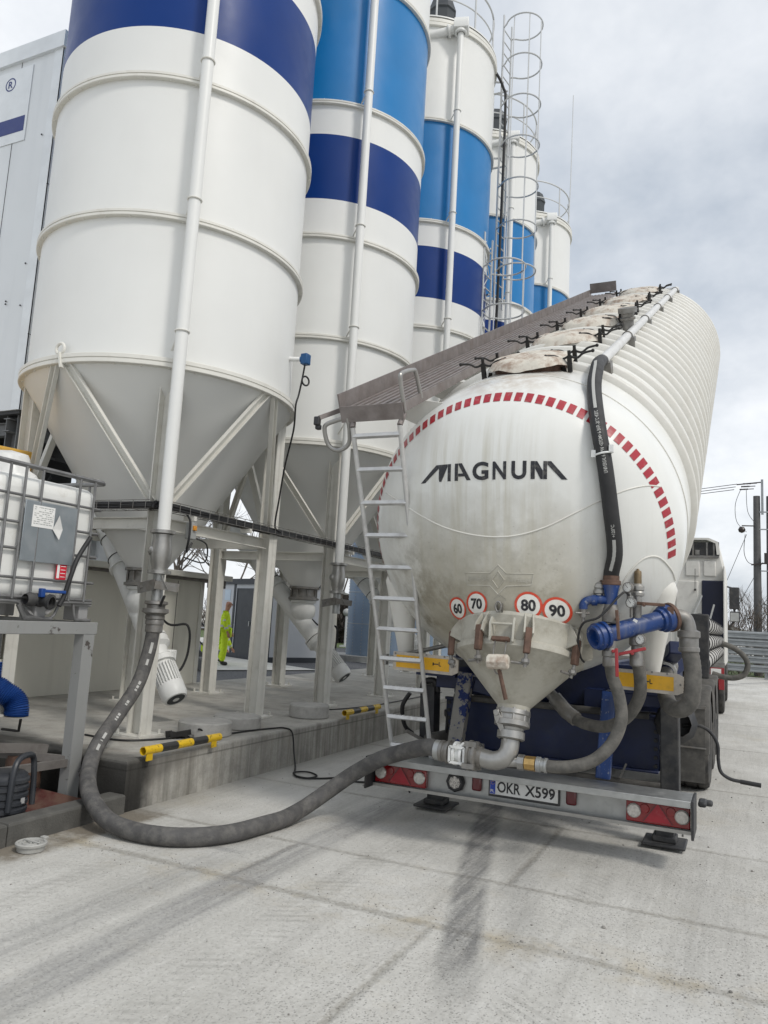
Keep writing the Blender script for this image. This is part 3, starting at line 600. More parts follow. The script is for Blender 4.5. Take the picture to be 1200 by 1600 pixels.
# ---------------------------------------------------------------- screw conveyors under the silos
def screw(cx,cy,az,el,label):
    P0=V((cx,cy,1.53)); a,e=radians(az),radians(el); d=V((-cos(a)*cos(e),sin(a)*cos(e),sin(e)))
    t=thing('screw_conveyor',label,'screw conveyor',(cx,cy,ZP),'screw conveyors under the silos')
    b=MB(); b.cyl(P0-d*.35,P0+d*3.2,.135,seg=28); b.lathe([(.135,.0),(.165,.0),(.165,.03),(.135,.03)],P0+d*.7,d,28); b.lathe([(.135,.0),(.165,.0),(.165,.03),(.135,.03)],P0-d*.36,d,28); tb=b.build('auger_tube','silo_white',t)
    b=MB(); b.lathe([(.16,1.86),(.20,1.85),(.20,1.82),(.16,1.81),(.19,1.75),(.20,1.69),(.19,1.62),(.16,1.58),(.14,1.55),(.14,1.50)],(cx,cy,0),(0,0,1),28); b.build('inlet_spout','silo_white',t)
    b=MB(); b.lathe([(.17,1.92),(.21,1.915),(.21,1.87),(.17,1.86)],(cx,cy,0),(0,0,1),20)
    b.build('inlet_collar','dull_steel',t)
    g0=P0-d*.36
    b=MB(); b.lathe([(.13,0),(.17,.02),(.17,.10),(.12,.14),(.11,.24),(.15,.27),(.15,.33),(.10,.34)],g0,-d,24); b.build('gearbox','silo_white',t,ang=40)
    u,w=perp(d); side=V((0,0,1)).cross(d).normalized()
    b=MB(); b.box(g0-d*.20+side*-.14,(.14,.12,.12)); b.build('terminal_box','silo_white',t,bevel=.012)
    m0=g0-d*.33
    b=MB(); b.lathe([(.02,0),(.115,0),(.118,.30),(.02,.30)],m0,-d,28)
    for q in range(26):
        an=2*pi*q/26; r_=u*cos(an)+w*sin(an); b.bar(m0+r_*.126-d*.03,m0+r_*.126-d*.29,.012,.03,r_)
    mo=b.build('motor','silo_white',t)
    b=MB(); b.lathe([(.135,.27),(.142,.29),(.142,.40),(.12,.45),(.10,.452)],m0,-d,28); fc=b.build('fan_cover','silo_white',t)
    b=MB(); b.lathe([(.10,.450),(.03,.452)],m0,-d,28); b.build('fan_grille','filter_dark',fc)
    b=MB(); b.lathe([(.036,.455),(.0,.458)],m0,-d,16); b.build('fan_hub','silo_white',fc)
    b=MB(); q=g0-d*.22-side*.2; b.tube(smoothpath([q+V((0,0,-.06)),q-side*.10+V((0,0,-.16)),q-side*.2+V((0,0,.05)),q-side*.16+V((0,0,.35)),q+d*.35+V((0,0,.12)),P0+d*.6-side*.1+w*.1,P0+d*1.2+V((0,0,.15))],8),.014,8); b.build('power_cable','cable',t)
    for s_ in (.85,1.15,1.7,2.1):
        b=MB(); b.tube([P0+d*s_+(u*cos(2*pi*i/24)+w*sin(2*pi*i/24))*.139 for i in range(24)],.006,6,closed=True); b.build('cable_tie','cable',t)
screw(-6.25,6.93,12,50,'screw conveyor under the nearest silo, its ribbed motor beside the dirty leg')
screw(-6.25,10.51,0,45,'screw conveyor under the second silo, its motor behind the second pair of legs')
screw(-6.23,14.17,0,45,'screw conveyor under the third silo, half hidden by the trailer ladder')
screw(-6.21,18.0,0,45,'screw conveyor under the fourth silo, showing beside the rear of the tanker')
# ---------------------------------------------------------------- caged access ladder
lt=thing('caged_ladder','tall white access ladder with a round safety cage beside the third silo','ladder',(-4.62,14.75,.4))
def flight(x,y,z0,z1,cz0,cr,out):
    o=V(out).normalized(); sd=V((-o.y,o.x,0)); B=V((x,y,0))
    b=MB()
    for s_ in (-.2,.2): b.bar(B+sd*s_+V((0,0,z0)),B+sd*s_+V((0,0,z1)),.05,.025,o)
    b.build('ladder_rail','rail_grey',lt)
    z=z0+.2
    while z<z1-.1: b=MB(); b.cyl(B-sd*.2+V((0,0,z)),B+sd*.2+V((0,0,z)),.013,seg=8); b.build('rung','rail_grey',lt); z+=.28
    z=cz0; hz=[]
    while z<=z1+.01: hz.append(z); z+=.95
    for z in hz:
        b=MB(); pts=[B+sd*.2+V((0,0,z))]+[B+o*cr+V((0,0,z))+(o*cos(a)+sd*sin(a))*cr for a in [2.45-4.9*i/28 for i in range(29)]]+[B-sd*.2+V((0,0,z))]
        b.tube(pts,.017,6); b.build('cage_hoop','rail_grey',lt)
    b=MB()
    for a in (-1.7,-.85,0,.85,1.7): 
        q=B+o*cr+(o*cos(a)+sd*sin(a))*cr; b.bar(q+V((0,0,hz[0])),q+V((0,0,hz[-1])),.035,.008,o)
    b.build('cage_strap','rail_grey',lt)
flight(-4.64,14.95,8.3,15.0,9.0,.40,(.9,-.15,0))
flight(-4.70,14.35,.4,9.6,2.2,.40,(.95,-.1,0))
def so(a_,c_): q_=MB(); q_.bar(a_,c_,.03,.03); q_.build('stand_off','rail_grey',lt)
for z in (4,6.2,8.4,9.4): so((-4.70,14.2,z),(-4.98,14.0,z)); so((-4.70,14.5,z),(-4.85,14.6,z))
for z in (11.6,13.4): so((-4.64,14.8,z),(-4.9,14.7,z)); so((-4.64,15.1,z),(-4.95,15.1,z))
b=MB(); b.tube([V((-4.72,14.18 if i%2==0 else 14.52,4+i*.37)) for i in range(15)],.012,6)
b.build('lattice','rail_grey',lt)
b=MB(); b.tube(smoothpath([(-4.78,14.6,13.55),(-4.62,14.7,13.2),(-4.56,14.72,12.6),(-4.57,14.7,9),(-4.6,14.65,5),(-4.6,14.65,1)],6),.03,8); b.build('cable_run','cable',lt)
# ---------------------------------------------------------------- bulk tank trailer (tank tipped up)
TX0=TO.x
tr=thing('tank_trailer','white tipped bulk tank trailer with red dashed rear end, discharging','tank trailer',(TX0,9.0,0))
TANK_LEN=10.6
b=MB(); b.add(DOME_V,DOME_F)
M_=160
def ringpts(s,r,m=M_): return [T(TX0+r*cos(2*pi*k/m),s,r*sin(2*pi*k/m)) for k in range(m)]
prev=ringpts(.60,TR); L=[(.60,TR),(3,TR),(6,TR),(TANK_LEN-.3,TR),(TANK_LEN-.1,TR*.97),(TANK_LEN+.1,TR*.85),(TANK_LEN+.25,TR*.6),(TANK_LEN+.33,TR*.3),(TANK_LEN+.35,.01)]
vs=[];fs=[]
for s_,r_ in L: vs+=ringpts(s_,r_)
for i in range(len(L)-1): fs+=[(i*M_+k,i*M_+(k+1)%M_,(i+1)*M_+(k+1)%M_,(i+1)*M_+k) for k in range(M_)]
b.add(vs,fs)
mat('tank_shell',(.70,.69,.645),.30,var=.02,vs=2.,spec=.5)
def tank_shell_mat():
    """white paint, with dust and spilled lime collecting towards the discharge end of the rear"""
    m=MATS['tank_shell']; nt=m.node_tree; nt.nodes.clear()
    out=nt.nodes.new('ShaderNodeOutputMaterial'); bs=nt.nodes.new('ShaderNodeBsdfPrincipled'); lk(nt,bs.outputs[0],out.inputs[0])
    P=nt.nodes.new('ShaderNodeNewGeometry').outputs['Position']; sp=nt.nodes.new('ShaderNodeSeparateXYZ'); lk(nt,P,sp.inputs[0]); x,y,z=sp.outputs
    n1=noise(nt,P,2.2,5,.6); n2=noise(nt,P,7,6,.7); n3=noise(nt,P,30,5,.7)
    st=noise(nt,mapping(nt,P,(16,3,.7)),1,5,.65)
    c=mixc(nt,maprange(nt,n1,.3,.7),(.69,.695,.665),(.74,.745,.715))
    c=mixc(nt,math(nt,'MULTIPLY',maprange(nt,st,.50,.78,0,.30),maprange(nt,z,3.0,2.3)),c,(.46,.44,.37))
    rear=maprange(nt,y,6.35,5.85)
    low=math(nt,'MULTIPLY',maprange(nt,math(nt,'ADD',z,math(nt,'MULTIPLY',math(nt,'SUBTRACT',n1,.5),.9)),2.62,1.85),rear)
    low=math(nt,'MULTIPLY',low,band(nt,math(nt,'ADD',x,math(nt,'MULTIPLY',math(nt,'SUBTRACT',n2,.5),.5)),-1.70,.55,.4))
    c=mixc(nt,math(nt,'MULTIPLY',low,.85),c,(.33,.30,.225))
    sm=math(nt,'MULTIPLY',math(nt,'MULTIPLY',low,maprange(nt,n2,.42,.62)),maprange(nt,n1,.4,.6,.3,1)); c=mixc(nt,math(nt,'MULTIPLY',sm,.75),c,(.17,.15,.105))
    mid=math(nt,'MULTIPLY',math(nt,'MULTIPLY',rear,band(nt,z,2.55,.35,.35)),math(nt,'MULTIPLY',band(nt,x,-1.75,.3,.3),maprange(nt,st,.42,.66))); c=mixc(nt,math(nt,'MULTIPLY',mid,.45),c,(.40,.37,.27))
    sp2=maprange(nt,n3,.62,.72,0,.5); c=mixc(nt,math(nt,'MULTIPLY',sp2,maprange(nt,low,0,.5)),c,(.16,.14,.11))
    # dust round the filling lids
    top=maprange(nt,math(nt,'SUBTRACT',math(nt,'SUBTRACT',z,2.28),math(nt,'MULTIPLY',math(nt,'SUBTRACT',y,5.9),.5095)),1.30,1.42)
    c=mixc(nt,math(nt,'MULTIPLY',math(nt,'MULTIPLY',top,maprange(nt,n2,.38,.58)),.75),c,(.36,.28,.20))
    lk(nt,c,bs.inputs['Base Color']); lk(nt,maprange(nt,low,0,1,.28,.6),bs.inputs['Roughness']); bs.inputs['Specular IOR Level'].default_value=.5
tank_shell_mat()
tank=b.build('tank','tank_shell',tr,ang=60)
# hoop ribs
S=1.0;ri=0
while S<TANK_LEN-.25:
    r=MB(); w=.075
    pr_=[(TR-.004,-w/2-.02),(TR+.045,-w/2),(TR+.052,-w/2+.012),(TR+.052,w/2-.012),(TR+.045,w/2),(TR-.004,w/2+.02)]
    r.lathe(pr_,T(TX0,S,0),TA,128); r.build('tank_rib','rib_white',tank,ang=50); S+=.41
# weld seam where the dished end meets the discharge cone
def proj(x,z,off=.0):
    h,n,i,d=DOME.ray_cast(V((x,0,z)),V((0,1,0)))
    if h is None: return None
    if n.y>0: n=-n
    return h+n*off
def ground_curve(pts,off,n=10): 
    out=[]
    P=smoothpath([(a,0,b_) for a,b_ in pts],n)
    for p in P:
        q=proj(p.x,p.z,off)
        if q: out.append(q)
    return out
b=MB(); b.tube(ground_curve([(-2.62,2.66),(-2.45,2.57),(-2.22,2.44),(-1.98,2.335),(-1.714,2.275),(-1.476,2.275),(-1.255,2.34),(-1.044,2.455),(-.88,2.55),(-.72,2.635),(-.60,2.68),(-.52,2.69)],.001),.006,6); b.build('weld_seam','seam_weld',tank)
b=MB(); b.tube(ground_curve([(-.80,1.92),(-.73,2.06),(-.63,2.17),(-.54,2.19),(-.47,2.12),(-.45,2.05)],.001),.007,6); b.build('weld_seam','seam_weld',tank)
def decal(parent,name,m,vs,fs,ox,oz,off=.003,step=.03,tilt=0.):
    vs,fs=grid_cut(vs,fs,step); mb=MB(); P=[];ok=True; ct_,st_=cos(tilt),sin(tilt)
    for a,b_ in vs:
        q=proj(ox+a*ct_-b_*st_,oz+a*st_+b_*ct_,off); 
        if q is None: q=V((ox+a,6.3,oz+b_)); ok=False
        P.append(q)
    mb.add(P,fs); return mb.build(name,m,parent,ang=80)
b=MB(); b.tube([T(TX0+(TR+.001)*cos(2*pi*k/160),.50,(TR+.001)*sin(2*pi*k/160)) for k in range(160)],.005,6,closed=True); b.build('weld_seam','seam_weld',tank)
# red and white conspicuity dashes
n=0
b=None
a=-3.0
while a<198:
    am=radians(a); R_=1.172
    mb=MB(); P=[]
    for i in range(4):
        for j in range(4):
            rr_=R_-.0235+.047*i/3; aa=am-.0225+.045*j/3
            o=T(TX0+rr_*cos(aa),-3,rr_*sin(aa)); h,nn,_,_=DOME.ray_cast(o,TA)
            P.append(h+(nn if nn.dot(TA)<0 else -nn)*.003)
    mb.add(P,[(i*4+j,i*4+j+1,i*4+j+5,i*4+j+4) for i in range(3) for j in range(3)]); mb.build('reflective_dash','red_reflective',tank,smooth=False)
    a+=3.9
# MAGNUM lettering
H=.128;w=.030
def gl(polys): return strokes(polys,w)
lets=[]
x=0
lets.append([((0,0.0),(.165,H)),((.165,H),(.178,0)),((.178,0),(.225,H)),((.225,H),(.238,0))])
allv=[];allf=[]
def push(vs,fs,dx):
    b_=len(allv); allv.extend([(p[0]+dx,p[1]) for p in vs]); allf.extend([tuple(i+b_ for i in f) for f in fs])
def poly(*p): return list(p),[tuple(range(len(p)))]
# first M: long leaning leg, stem, diagonal, stem
push(*poly((0,0),(.042,0),(.170,.100),(.170,H),(.146,H)),0)
push(*poly((.172,H),(.172,.02),(.178,0),(.196,0),(.250,.108),(.250,H),(.232,H),(.200,.055),(.196,H)),0)
push(*poly((.2525,H),(.2525,0),(.280,0),(.280,H)),0)
# A as stem and leaning leg
push(*poly((.315,0),(.315,H),(.343,H),(.343,0)),0); push(*poly((.346,H),(.375,H),(.452,0),(.418,0),(.400,.030),(.346,.030),(.346,.052),(.386,.052),(.346,.118)),0)
for ch,dx,wd in (('G',.530,.130),('N',.680,.105),('U',.828,.112)):
    vs,fs=text2d(ch,H/.73,.0055,wd); push([(p[0],p[1]*1.0+H/2) for p in vs],fs,dx)
q0=.915
push(*poly((q0,0),(q0,H),(q0+.030,H),(q0+.030,0)),0)
push(*poly((q0+.032,H),(q0+.046,H),(q0+.088,.060),(q0+.088,0),(q0+.072,0),(q0+.032,.075)),0)
push(*poly((q0+.091,H),(q0+.091,0),(q0+.118,0),(q0+.118,H)),0)
push(*poly((q0+.120,H),(q0+.146,H),(q0+.262,0),(q0+.220,0),(q0+.120,.104)),0)
decal(tank,'lettering','lettering_black',[(p[0]*.945-.556,p[1]) for p in allv],allf,-1.655,2.678,.003,.03)
# speed plates
for txt,x,z,r_ in (('60',-1.925,1.752,.082),('70',-1.745,1.790,.088),('80',-1.362,1.795,.094),('90',-1.180,1.768,.094)):
    vs,fs=ringpoly(.0001,r_*.84); sg=decal(tr,'speed_sticker','sign_white',vs,fs,x,z,.0035,.02)
    vs,fs=ringpoly(r_*.82,r_); decal(sg,'red_ring','sign_red',vs,fs,x,z,.0045,.02)
    vs,fs=text2d(txt,r_*1.12,.0035,r_*1.05); decal(sg,'numerals','lettering_black',vs,fs,x,z,.0055,.015)
# embossed maker's ribbon
rb=[(-.26,.045),(-.245,-.02),(-.245,-.045),(-.06,-.045),(0,-.105),(.06,-.045),(.235,-.03),(.25,.05),(.06,.045),(0,.105),(-.06,.045)]
b=MB(); P=[];ex,ez=-1.575,1.965
for i in range(len(rb)):
    a_,c_=rb[i],rb[(i+1)%len(rb)]
    for k in range(6): P.append(proj(ex+a_[0]+(c_[0]-a_[0])*k/6,ez+a_[1]+(c_[1]-a_[1])*k/6,-.001))
b.tube(P,.005,6,closed=True); em=b.build('embossed_ribbon','tank_dirty',tr)
dm=[(0,.06),(.045,0),(0,-.06),(-.045,0)]
b=MB(); P=[]
for i in range(4):
    for k in range(5): P.append(proj(ex+dm[i][0]+(dm[(i+1)%4][0]-dm[i][0])*k/5,ez+dm[i][1]+(dm[(i+1)%4][1]-dm[i][1])*k/5,.002))
b.tube(P,.004,6,closed=True); b.build('embossed_diamond','tank_dirty',em)
for txt,dx in (('Spitzer Silo','l'),('Fahrzeuge','r')):
    vs,fs=text2d(txt,.042,.0005,.165); decal(em,'embossed_letters','tank_dirty',vs,fs,ex+(-.150 if dx=='l' else .150),ez,.004,.03)
# ---- discharge cone
cone=MB(); cone.lathe([(FLR+.004,-.03),(FLR+.01,0),(FLR-.005,.04),(.452,.16),(.462,.17),(.475,.175),(.475,.215),(.455,.225),(.43,.235),(.12,.56),(.115,.60),(.10,.60)],FLC,FLN,96)
dc=cone.build('discharge_cone','tank_dirty',tr,ang=28)
def FL(a,r,h): return FLC+FLN*h+TX*(r*sin(a))-FLU*(r*cos(a))    # a: 0 = towards the rear, + to the right
for a in (-1.95,-1.08,-.33,.36,1.12,1.9):
    b=MB()
    for s_ in (-.075,.075):
        q=a+s_*.75; p0=FL(q,FLR+.0,-.02); p1=FL(q,FLR+.035,.10); p2=FL(q,FLR+.06,.13)
        rad=(FL(q,1,0)-FL(q,0,0)).normalized(); tg=rad.cross(FLN)
        b.add([p+tg*e for e in (-.006,.006) for p in (FL(q,FLR-.01,-.05),FL(q,FLR-.02,.16),FL(q,FLR+.075,.13),FL(q,FLR+.065,.07))],[(0,1,2,3),(7,6,5,4),(0,4,5,1),(1,5,6,2),(2,6,7,3),(3,7,4,0)])
    b.cyl(FL(a-.075*.75,FLR+.05,.10),FL(a+.075*.75,FLR+.05,.10),.010,seg=10); lug=b.build('hinge_lug','tank_dirty',tr)
    if abs(a)<1.9:
        b=MB(); b.bar(FL(a,FLR+.055,.09),FL(a,FLR+.045,.27),.048,.045,FL(a,1,0)-FL(a,0,0)); b.build('swing_clamp','rust_and_shade_brown',lug,bevel=.008)
        b=MB(); b.cyl(FL(a,FLR+.045,.27),FL(a,FLR+.02,.36),.013,seg=10); t0=FL(a-.20,FLR+.02,.335) ; t1=FL(a+.05,FLR+.02,.335); b.cyl(t0,t1,.010,seg=8); b.lathe([(.02,.30),(.03,.31),(.03,.33),(.02,.34)],FL(a,FLR+.03,0),FLN,8); b.build('wing_nut','dull_steel',lug)
# centre hasp with frame
b=MB()
for s_ in (-.16,.16): b.add([FL(s_+e,r_,h_) for e in (-.014,.014) for r_,h_ in ((FLR-.01,.05),(FLR-.01,.19),(FLR+.05,.20),(FLR+.07,.08),(FLR+.05,.03))],[(0,1,2,3,4),(9,8,7,6,5),(0,5,6,1),(1,6,7,2),(2,7,8,3),(3,8,9,4),(4,9,5,0)])
b.cyl(FL(-.16,FLR+.055,.08),FL(.16,FLR+.055,.08),.010,seg=8); b.build('hasp_frame','tank_dirty',dc)
b=MB(); b.bar(FL(-.12,FLR+.055,.19),FL(.12,FLR+.055,.19),.05,.03,FLN); b.build('hasp_bar','rust_and_shade_brown',dc,bevel=.006)
# lifting eye on the dome between the stickers
b=MB(); e0=proj(-1.56,1.76,0); vs=[]
P=[proj(-1.56+a_,1.76+c_,.004) for a_,c_ in ((-.07,-.09),(-.045,.07),(0,.10),(.045,.07),(.075,-.09))]; b.add(P,[(0,1,2,3,4)]); b.build('eye_pad','tank_dirty',tank,smooth=False)
b=MB()
for s_ in (-.018,.018): b.bar(proj(-1.56+s_,1.80,0),proj(-1.56+s_,1.66,.02),.010,.07,(0,-1,0))
b.tube([proj(-1.56,1.78,.03)+V((0.02*cos(2*pi*i/14),-.01,.035*sin(2*pi*i/14))) for i in range(14)],.007,6,closed=True); b.tube([proj(-1.555,1.70,.03)+V((0.012*cos(2*pi*i/14),-.01,.045*sin(2*pi*i/14))) for i in range(14)],.007,6,closed=True); b.build('shackle','dull_steel',tank)
# ---- outlet valve, elbow and couplings
def FQ(h): return FLC+FLN*h
b=MB(); b.lathe([(.10,.585),(.125,.59),(.128,.62),(.118,.63),(.118,.66),(.128,.665),(.128,.70),(.09,.715),(.085,.735),(.10,.74),(.10,.79),(.08,.80)],FLC,FLN,36)
for q in range(8): 
    a_=q*pi/4+.3; b.cyl(FLC+FLN*.58+(TX*cos(a_)+FLU*sin(a_))*.112,FLC+FLN*.70+(TX*cos(a_)+FLU*sin(a_))*.112,.012,seg=6)
ov=b.build('outlet_valve','raw_aluminium',tr)
b=MB(); l0=FQ(.62)+V((-.09,-.10,.02)); b.prism(l0,l0+V((0,-.016,0)),[(-.022,.02),(.022,.02),(.030,-.04),(-.0,-.23),(-.016,-.23)],(-.35,0,1)); b.cyl(l0+V((0,.03,0)),l0+V((0,-.03,0)),.022,seg=14); b.build('valve_lever','raw_aluminium',ov,bevel=.003)
eb=[FQ(.78),FQ(.84),FQ(.89)+V((-.01,0,0)),FQ(.935)+V((-.045,0,.0)),FQ(.962)+V((-.11,.005,.005)),FQ(.968)+V((-.165,.012,.015)),FQ(.968)+V((-.215,.018,.022))]
b=MB(); b.tube(smoothpath(eb,5),.066,24); el=b.build('outlet_elbow','raw_aluminium',tr)
E1=eb[-1]; DX=V((-1,.05,.02)).normalized()
KC=lambda pr: [(p[0],p[1]*.70) for p in pr]
b=MB(); b.lathe(KC([(.066,0),(.075,.005),(.075,.05),(.100,.055),(.105,.06),(.105,.085),(.095,.09),(.095,.115),(.108,.12),(.108,.145),(.09,.15),(.075,.16),(.075,.19)]),E1-DX*.02,DX*1,32)
for q in range(4): 
    a_=q*pi/2+.6; u,w_=perp(DX); b.box(E1+DX*.055+(u*cos(a_)+w_*sin(a_))*.108,(.09,.03,.035))
cp=b.build('hose_coupling','dull_steel',tr)
b=MB(); b.lathe(KC([(.068,.17),(.085,.172),(.085,.20),(.066,.202),(.066,.25),(.085,.252),(.085,.28),(.068,.282)]),E1,DX,24); b.build('clamp_ring','white_plastic',cp)
b=MB(); q=E1+DX*.158+V((0,-.075,0)); 
for e0_,e1_ in (((-.055,-.055),(.055,-.055)),((.055,-.055),(.055,.055)),((.055,.055),(-.055,.055)),((-.055,.055),(-.055,-.055))): b.bar(q+V((e0_[0],0,e0_[1])),q+V((e1_[0],0,e1_[1])),.016,.016)
b.build('sight_window','white_plastic',cp)
b=MB(); b.lathe(KC([(.066,.27),(.072,.28),(.072,.33),(.085,.335),(.085,.36),(.072,.365),(.072,.40),(.078,.405),(.078,.44),(.066,.45)]),E1,DX,24); b.build('coupling_sleeve','dull_steel',cp)
b=MB(); b.lathe(KC([(.066,.44),(.074,.445),(.074,.50),(.066,.505)]),E1,DX,24); b.build('hose_clip','galvanised',cp)
HOSE_END=E1+DX*.32
# branch for the aeration hose
B0=eb[4]+V((.02,0,-.005)); B1=V((-1.46,5.585,.685))
b=MB(); b.tube([B0,B0.lerp(B1,.5),B1],.036,18); b.lathe([(.03,0),(.055,.005),(.055,.05),(.035,.055)],B1,(1,0,0),8); b.build('aeration_branch','raw_aluminium',tr)
b=MB(); b.lathe([(.03,.05),(.050,.055),(.052,.13),(.035,.135)],B1,(1,0,0),8); b.build('brass_check_valve','brass',tr,smooth=False)
b=MB(); b.lathe([(.035,.135),(.054,.137),(.054,.165),(.045,.167),(.045,.19),(.052,.195),(.052,.21),(.042,.215)],B1,(1,0,0),20); b.build('hose_clip','galvanised',tr)
b=MB(); b.tube(smoothpath([B1+V((.19,0,0)),B1+V((.28,0,0)),(-1.06,5.60,.705),(-.93,5.63,.76),(-.82,5.66,.88),(-.765,5.69,1.04),(-.785,5.71,1.20),(-.83,5.70,1.33),(-.845,5.68,1.44)],8),.043,16); b.build('aeration_hose','dusty_hose',tr)
b=MB(); b.tube(smoothpath([(-.69,5.82,1.50),(-.665,5.88,1.34),(-.68,5.96,1.18),(-.78,6.05,1.02),(-.94,6.14,.93),(-1.12,6.22,.93),(-1.24,6.28,.98),(-1.33,6.32,1.05)],8),.045,16); b.build('aeration_hose','dusty_hose',tr)
b=MB(); b.tube([(-1.18,6.25,.95),(-1.26,6.29,.99),(-1.37,6.33,1.09)],.058,14); b.tube([(-1.37,6.33,1.09),(-1.46,6.36,1.16)],.045,14); b.build('pipe_fitting','dull_steel',tr)
# ---- manifold
ML=V((-.915,5.50,1.60)); MR=V((-.475,5.90,1.765)); MD=(MR-ML).normalized(); mlen=(MR-ML).length
b=MB(); b.lathe([(.0,.03),(.055,.03),(.06,-.02),(.082,-.02),(.084,0),(.095,.005),(.095,.025),(.082,.03),(.082,.05),(.095,.055),(.095,.075),(.070,.08),(.064,.10),(.064,mlen-.09),(.08,mlen-.085),(.08,mlen-.06),(.096,mlen-.05),(.096,mlen)],ML,MD,32); mf=b.build('air_manifold','pipe_blue',tr)
b=MB(); b.lathe([(.092,mlen-.005),(.105,mlen),(.105,mlen+.025),(.092,mlen+.03)],ML,MD,28); b.box(MR+V((.02,-.08,.05)),(.04,.03,.05)); b.build('clamp_ring','rust_and_shade_brown',mf)
b=MB(); b.tube(smoothpath([MR+MD*.01,MR+MD*.05,MR+V((.10,.05,0)),MR+V((.125,.06,-.06)),MR+V((.13,.06,-.12))],6),.055,18); b.build('manifold_elbow','dull_steel',mf)
fh=[MR+V((.13,.06,-.10)),MR+V((.135,.06,-.2)),(-.318,5.95,1.42),(-.318,5.95,1.28),(-.335,5.97,1.18),(-.40,6.02,1.12),(-.48,6.12,1.13),(-.53,6.3,1.22),(-.55,6.6,1.34)]
fp=smoothpath(fh,10)
b=MB(); b.tube(fp,[.057+.003*(i%2) for i in range(len(fp))],20); b.build('suction_hose','dusty_hose',tr)
b=MB(); b.lathe([(.055,0),(.078,.01),(.078,.05),(.066,.06),(.066,.12),(.072,.125),(.072,.15),(.057,.16)],MR+V((.13,.06,-.08)),(0.02,0,-1),24); b.build('hose_coupling','dull_steel',tr)
b=MB(); b.lathe([(.07,0),(.09,.01),(.09,.04),(.075,.05),(.075,.14),(.09,.15),(.09,.17),(.07,.18)],(-.56,6.62,1.34),(0,.9,.3),22); b.build('pipe_fitting','raw_aluminium',tr)
def mp(t): return ML+MD*t
m1=mp(.12); m2=mp(.34)
def riser(p,z0,z1,r): 
    return [(p.x,p.y,z0),(p.x,p.y,z1)]
# left riser: lower hose tail, ball valve, tee to the blue elbow, rubber riser
b=MB(); b.lathe([(.042,1.40),(.052,1.41),(.052,1.46),(.047,1.47),(.056,1.475),(.056,1.51),(.04,1.53),(.04,1.66)],(m1.x,m1.y,0),(0,0,1),20); b.lathe([(.05,1.70),(.06,1.71),(.062,1.77),(.054,1.79),(.054,1.80),(.045,1.815),(.045,1.83)],(m1.x,m1.y,0),(0,0,1),20); rl=b.build('riser_valve','dull_steel',mf)
b=MB(); b.lathe([(.040,1.82),(.042,1.86),(.048,1.92),(.058,1.96),(.062,1.97)],(m1.x,m1.y,0),(0,0,1),20); x0=V((m1.x,m1.y,1.86)); b.tube(smoothpath([x0,x0+V((-.10,-.02,.0)),x0+V((-.155,-.03,-.01)),x0+V((-.18,-.035,-.035)),x0+V((-.182,-.035,-.07))],6),.030,16); b.lathe([(.03,.09),(.038,.095),(.038,.13),(.03,.135)],x0,(-1,-.15,-.05),16); b.build('blue_tee','pipe_blue',mf)
b=MB(); b.cyl(x0+V((-.182,-.035,-.07)),x0+V((-.182,-.035,-.13)),.024,seg=12); b.cyl(x0+V((-.23,-.07,-.10)),x0+V((-.14,-.03,-.10)),.008,seg=8); b.cyl(x0+V((-.182,-.035,-.13)),x0+V((-.182,-.035,-.16)),.012,seg=8); b.build('drain_tap','dull_steel',mf)
b=MB(); b.lathe([(.055,1.96),(.066,1.97),(.066,1.995),(.056,2.0),(.056,2.03)],(m1.x,m1.y,0),(0,0,1),20); b.build('hose_clip','rust_and_shade_brown',mf)
def relief(x,y,z,mt):
    b=MB(); b.lathe([(.026,-.07),(.030,-.03),(.03,0),(.044,.005),(.046,.025),(.038,.04),(.046,.045),(.046,.07),(.034,.085),(.027,.09)],(x,y,z),(0,0,1),20); rv=b.build('relief_valve','raw_aluminium',tr)
    b=MB(); b.lathe([(.027,.085),(.025,.17),(.022,.18),(.010,.185),(.008,.195),(0,.196)],(x,y,z),(0,0,1),18); b.build('valve_cap',mt,rv)
relief(m1.x-.085,m1.y+.02,1.90,'rust_and_shade_brown'); relief(m2.x+.005,m2.y,1.90,'bronze')
b=MB(); b.lathe([(.034,1.41),(.046,1.42),(.046,1.50),(.036,1.52),(.036,1.55),(.05,1.56),(.05,1.61),(.034,1.63)],(m2.x,m2.y,0),(0,0,1),20); b.cyl((m2.x,m2.y,1.73),(m2.x,m2.y,1.86),.033,seg=16); b.build('riser_valve','dull_steel',mf)
for p,ends,mm in ((m1+V((.03,-.06,-.12)),((.02,-.01,.02),(.03,-.02,-.17)),'red_handle'),(m1+V((.05,-.06,.10)),((0,-.02,.06),(.02,-.03,-.14)),'rust_and_shade_brown'),(m2+V((-.02,-.06,-.19)),((.09,0,.04),(-.10,-.03,-.015)),'red_handle'),(m2+V((.05,-.05,.15)),((-.05,0,.01),(.14,.03,.005)),'rust_and_shade_brown')):
    b=MB(); b.bar(p+V(ends[0]),p+V(ends[1]),.022,.012,(0,-1,0)); b.cyl(p+V((0,.05,0)),p+V((0,-.02,0)),.012,seg=8); b.build('valve_handle',mm,mf,bevel=.004)
GD=V((-.30,-.93,.02)).normalized()
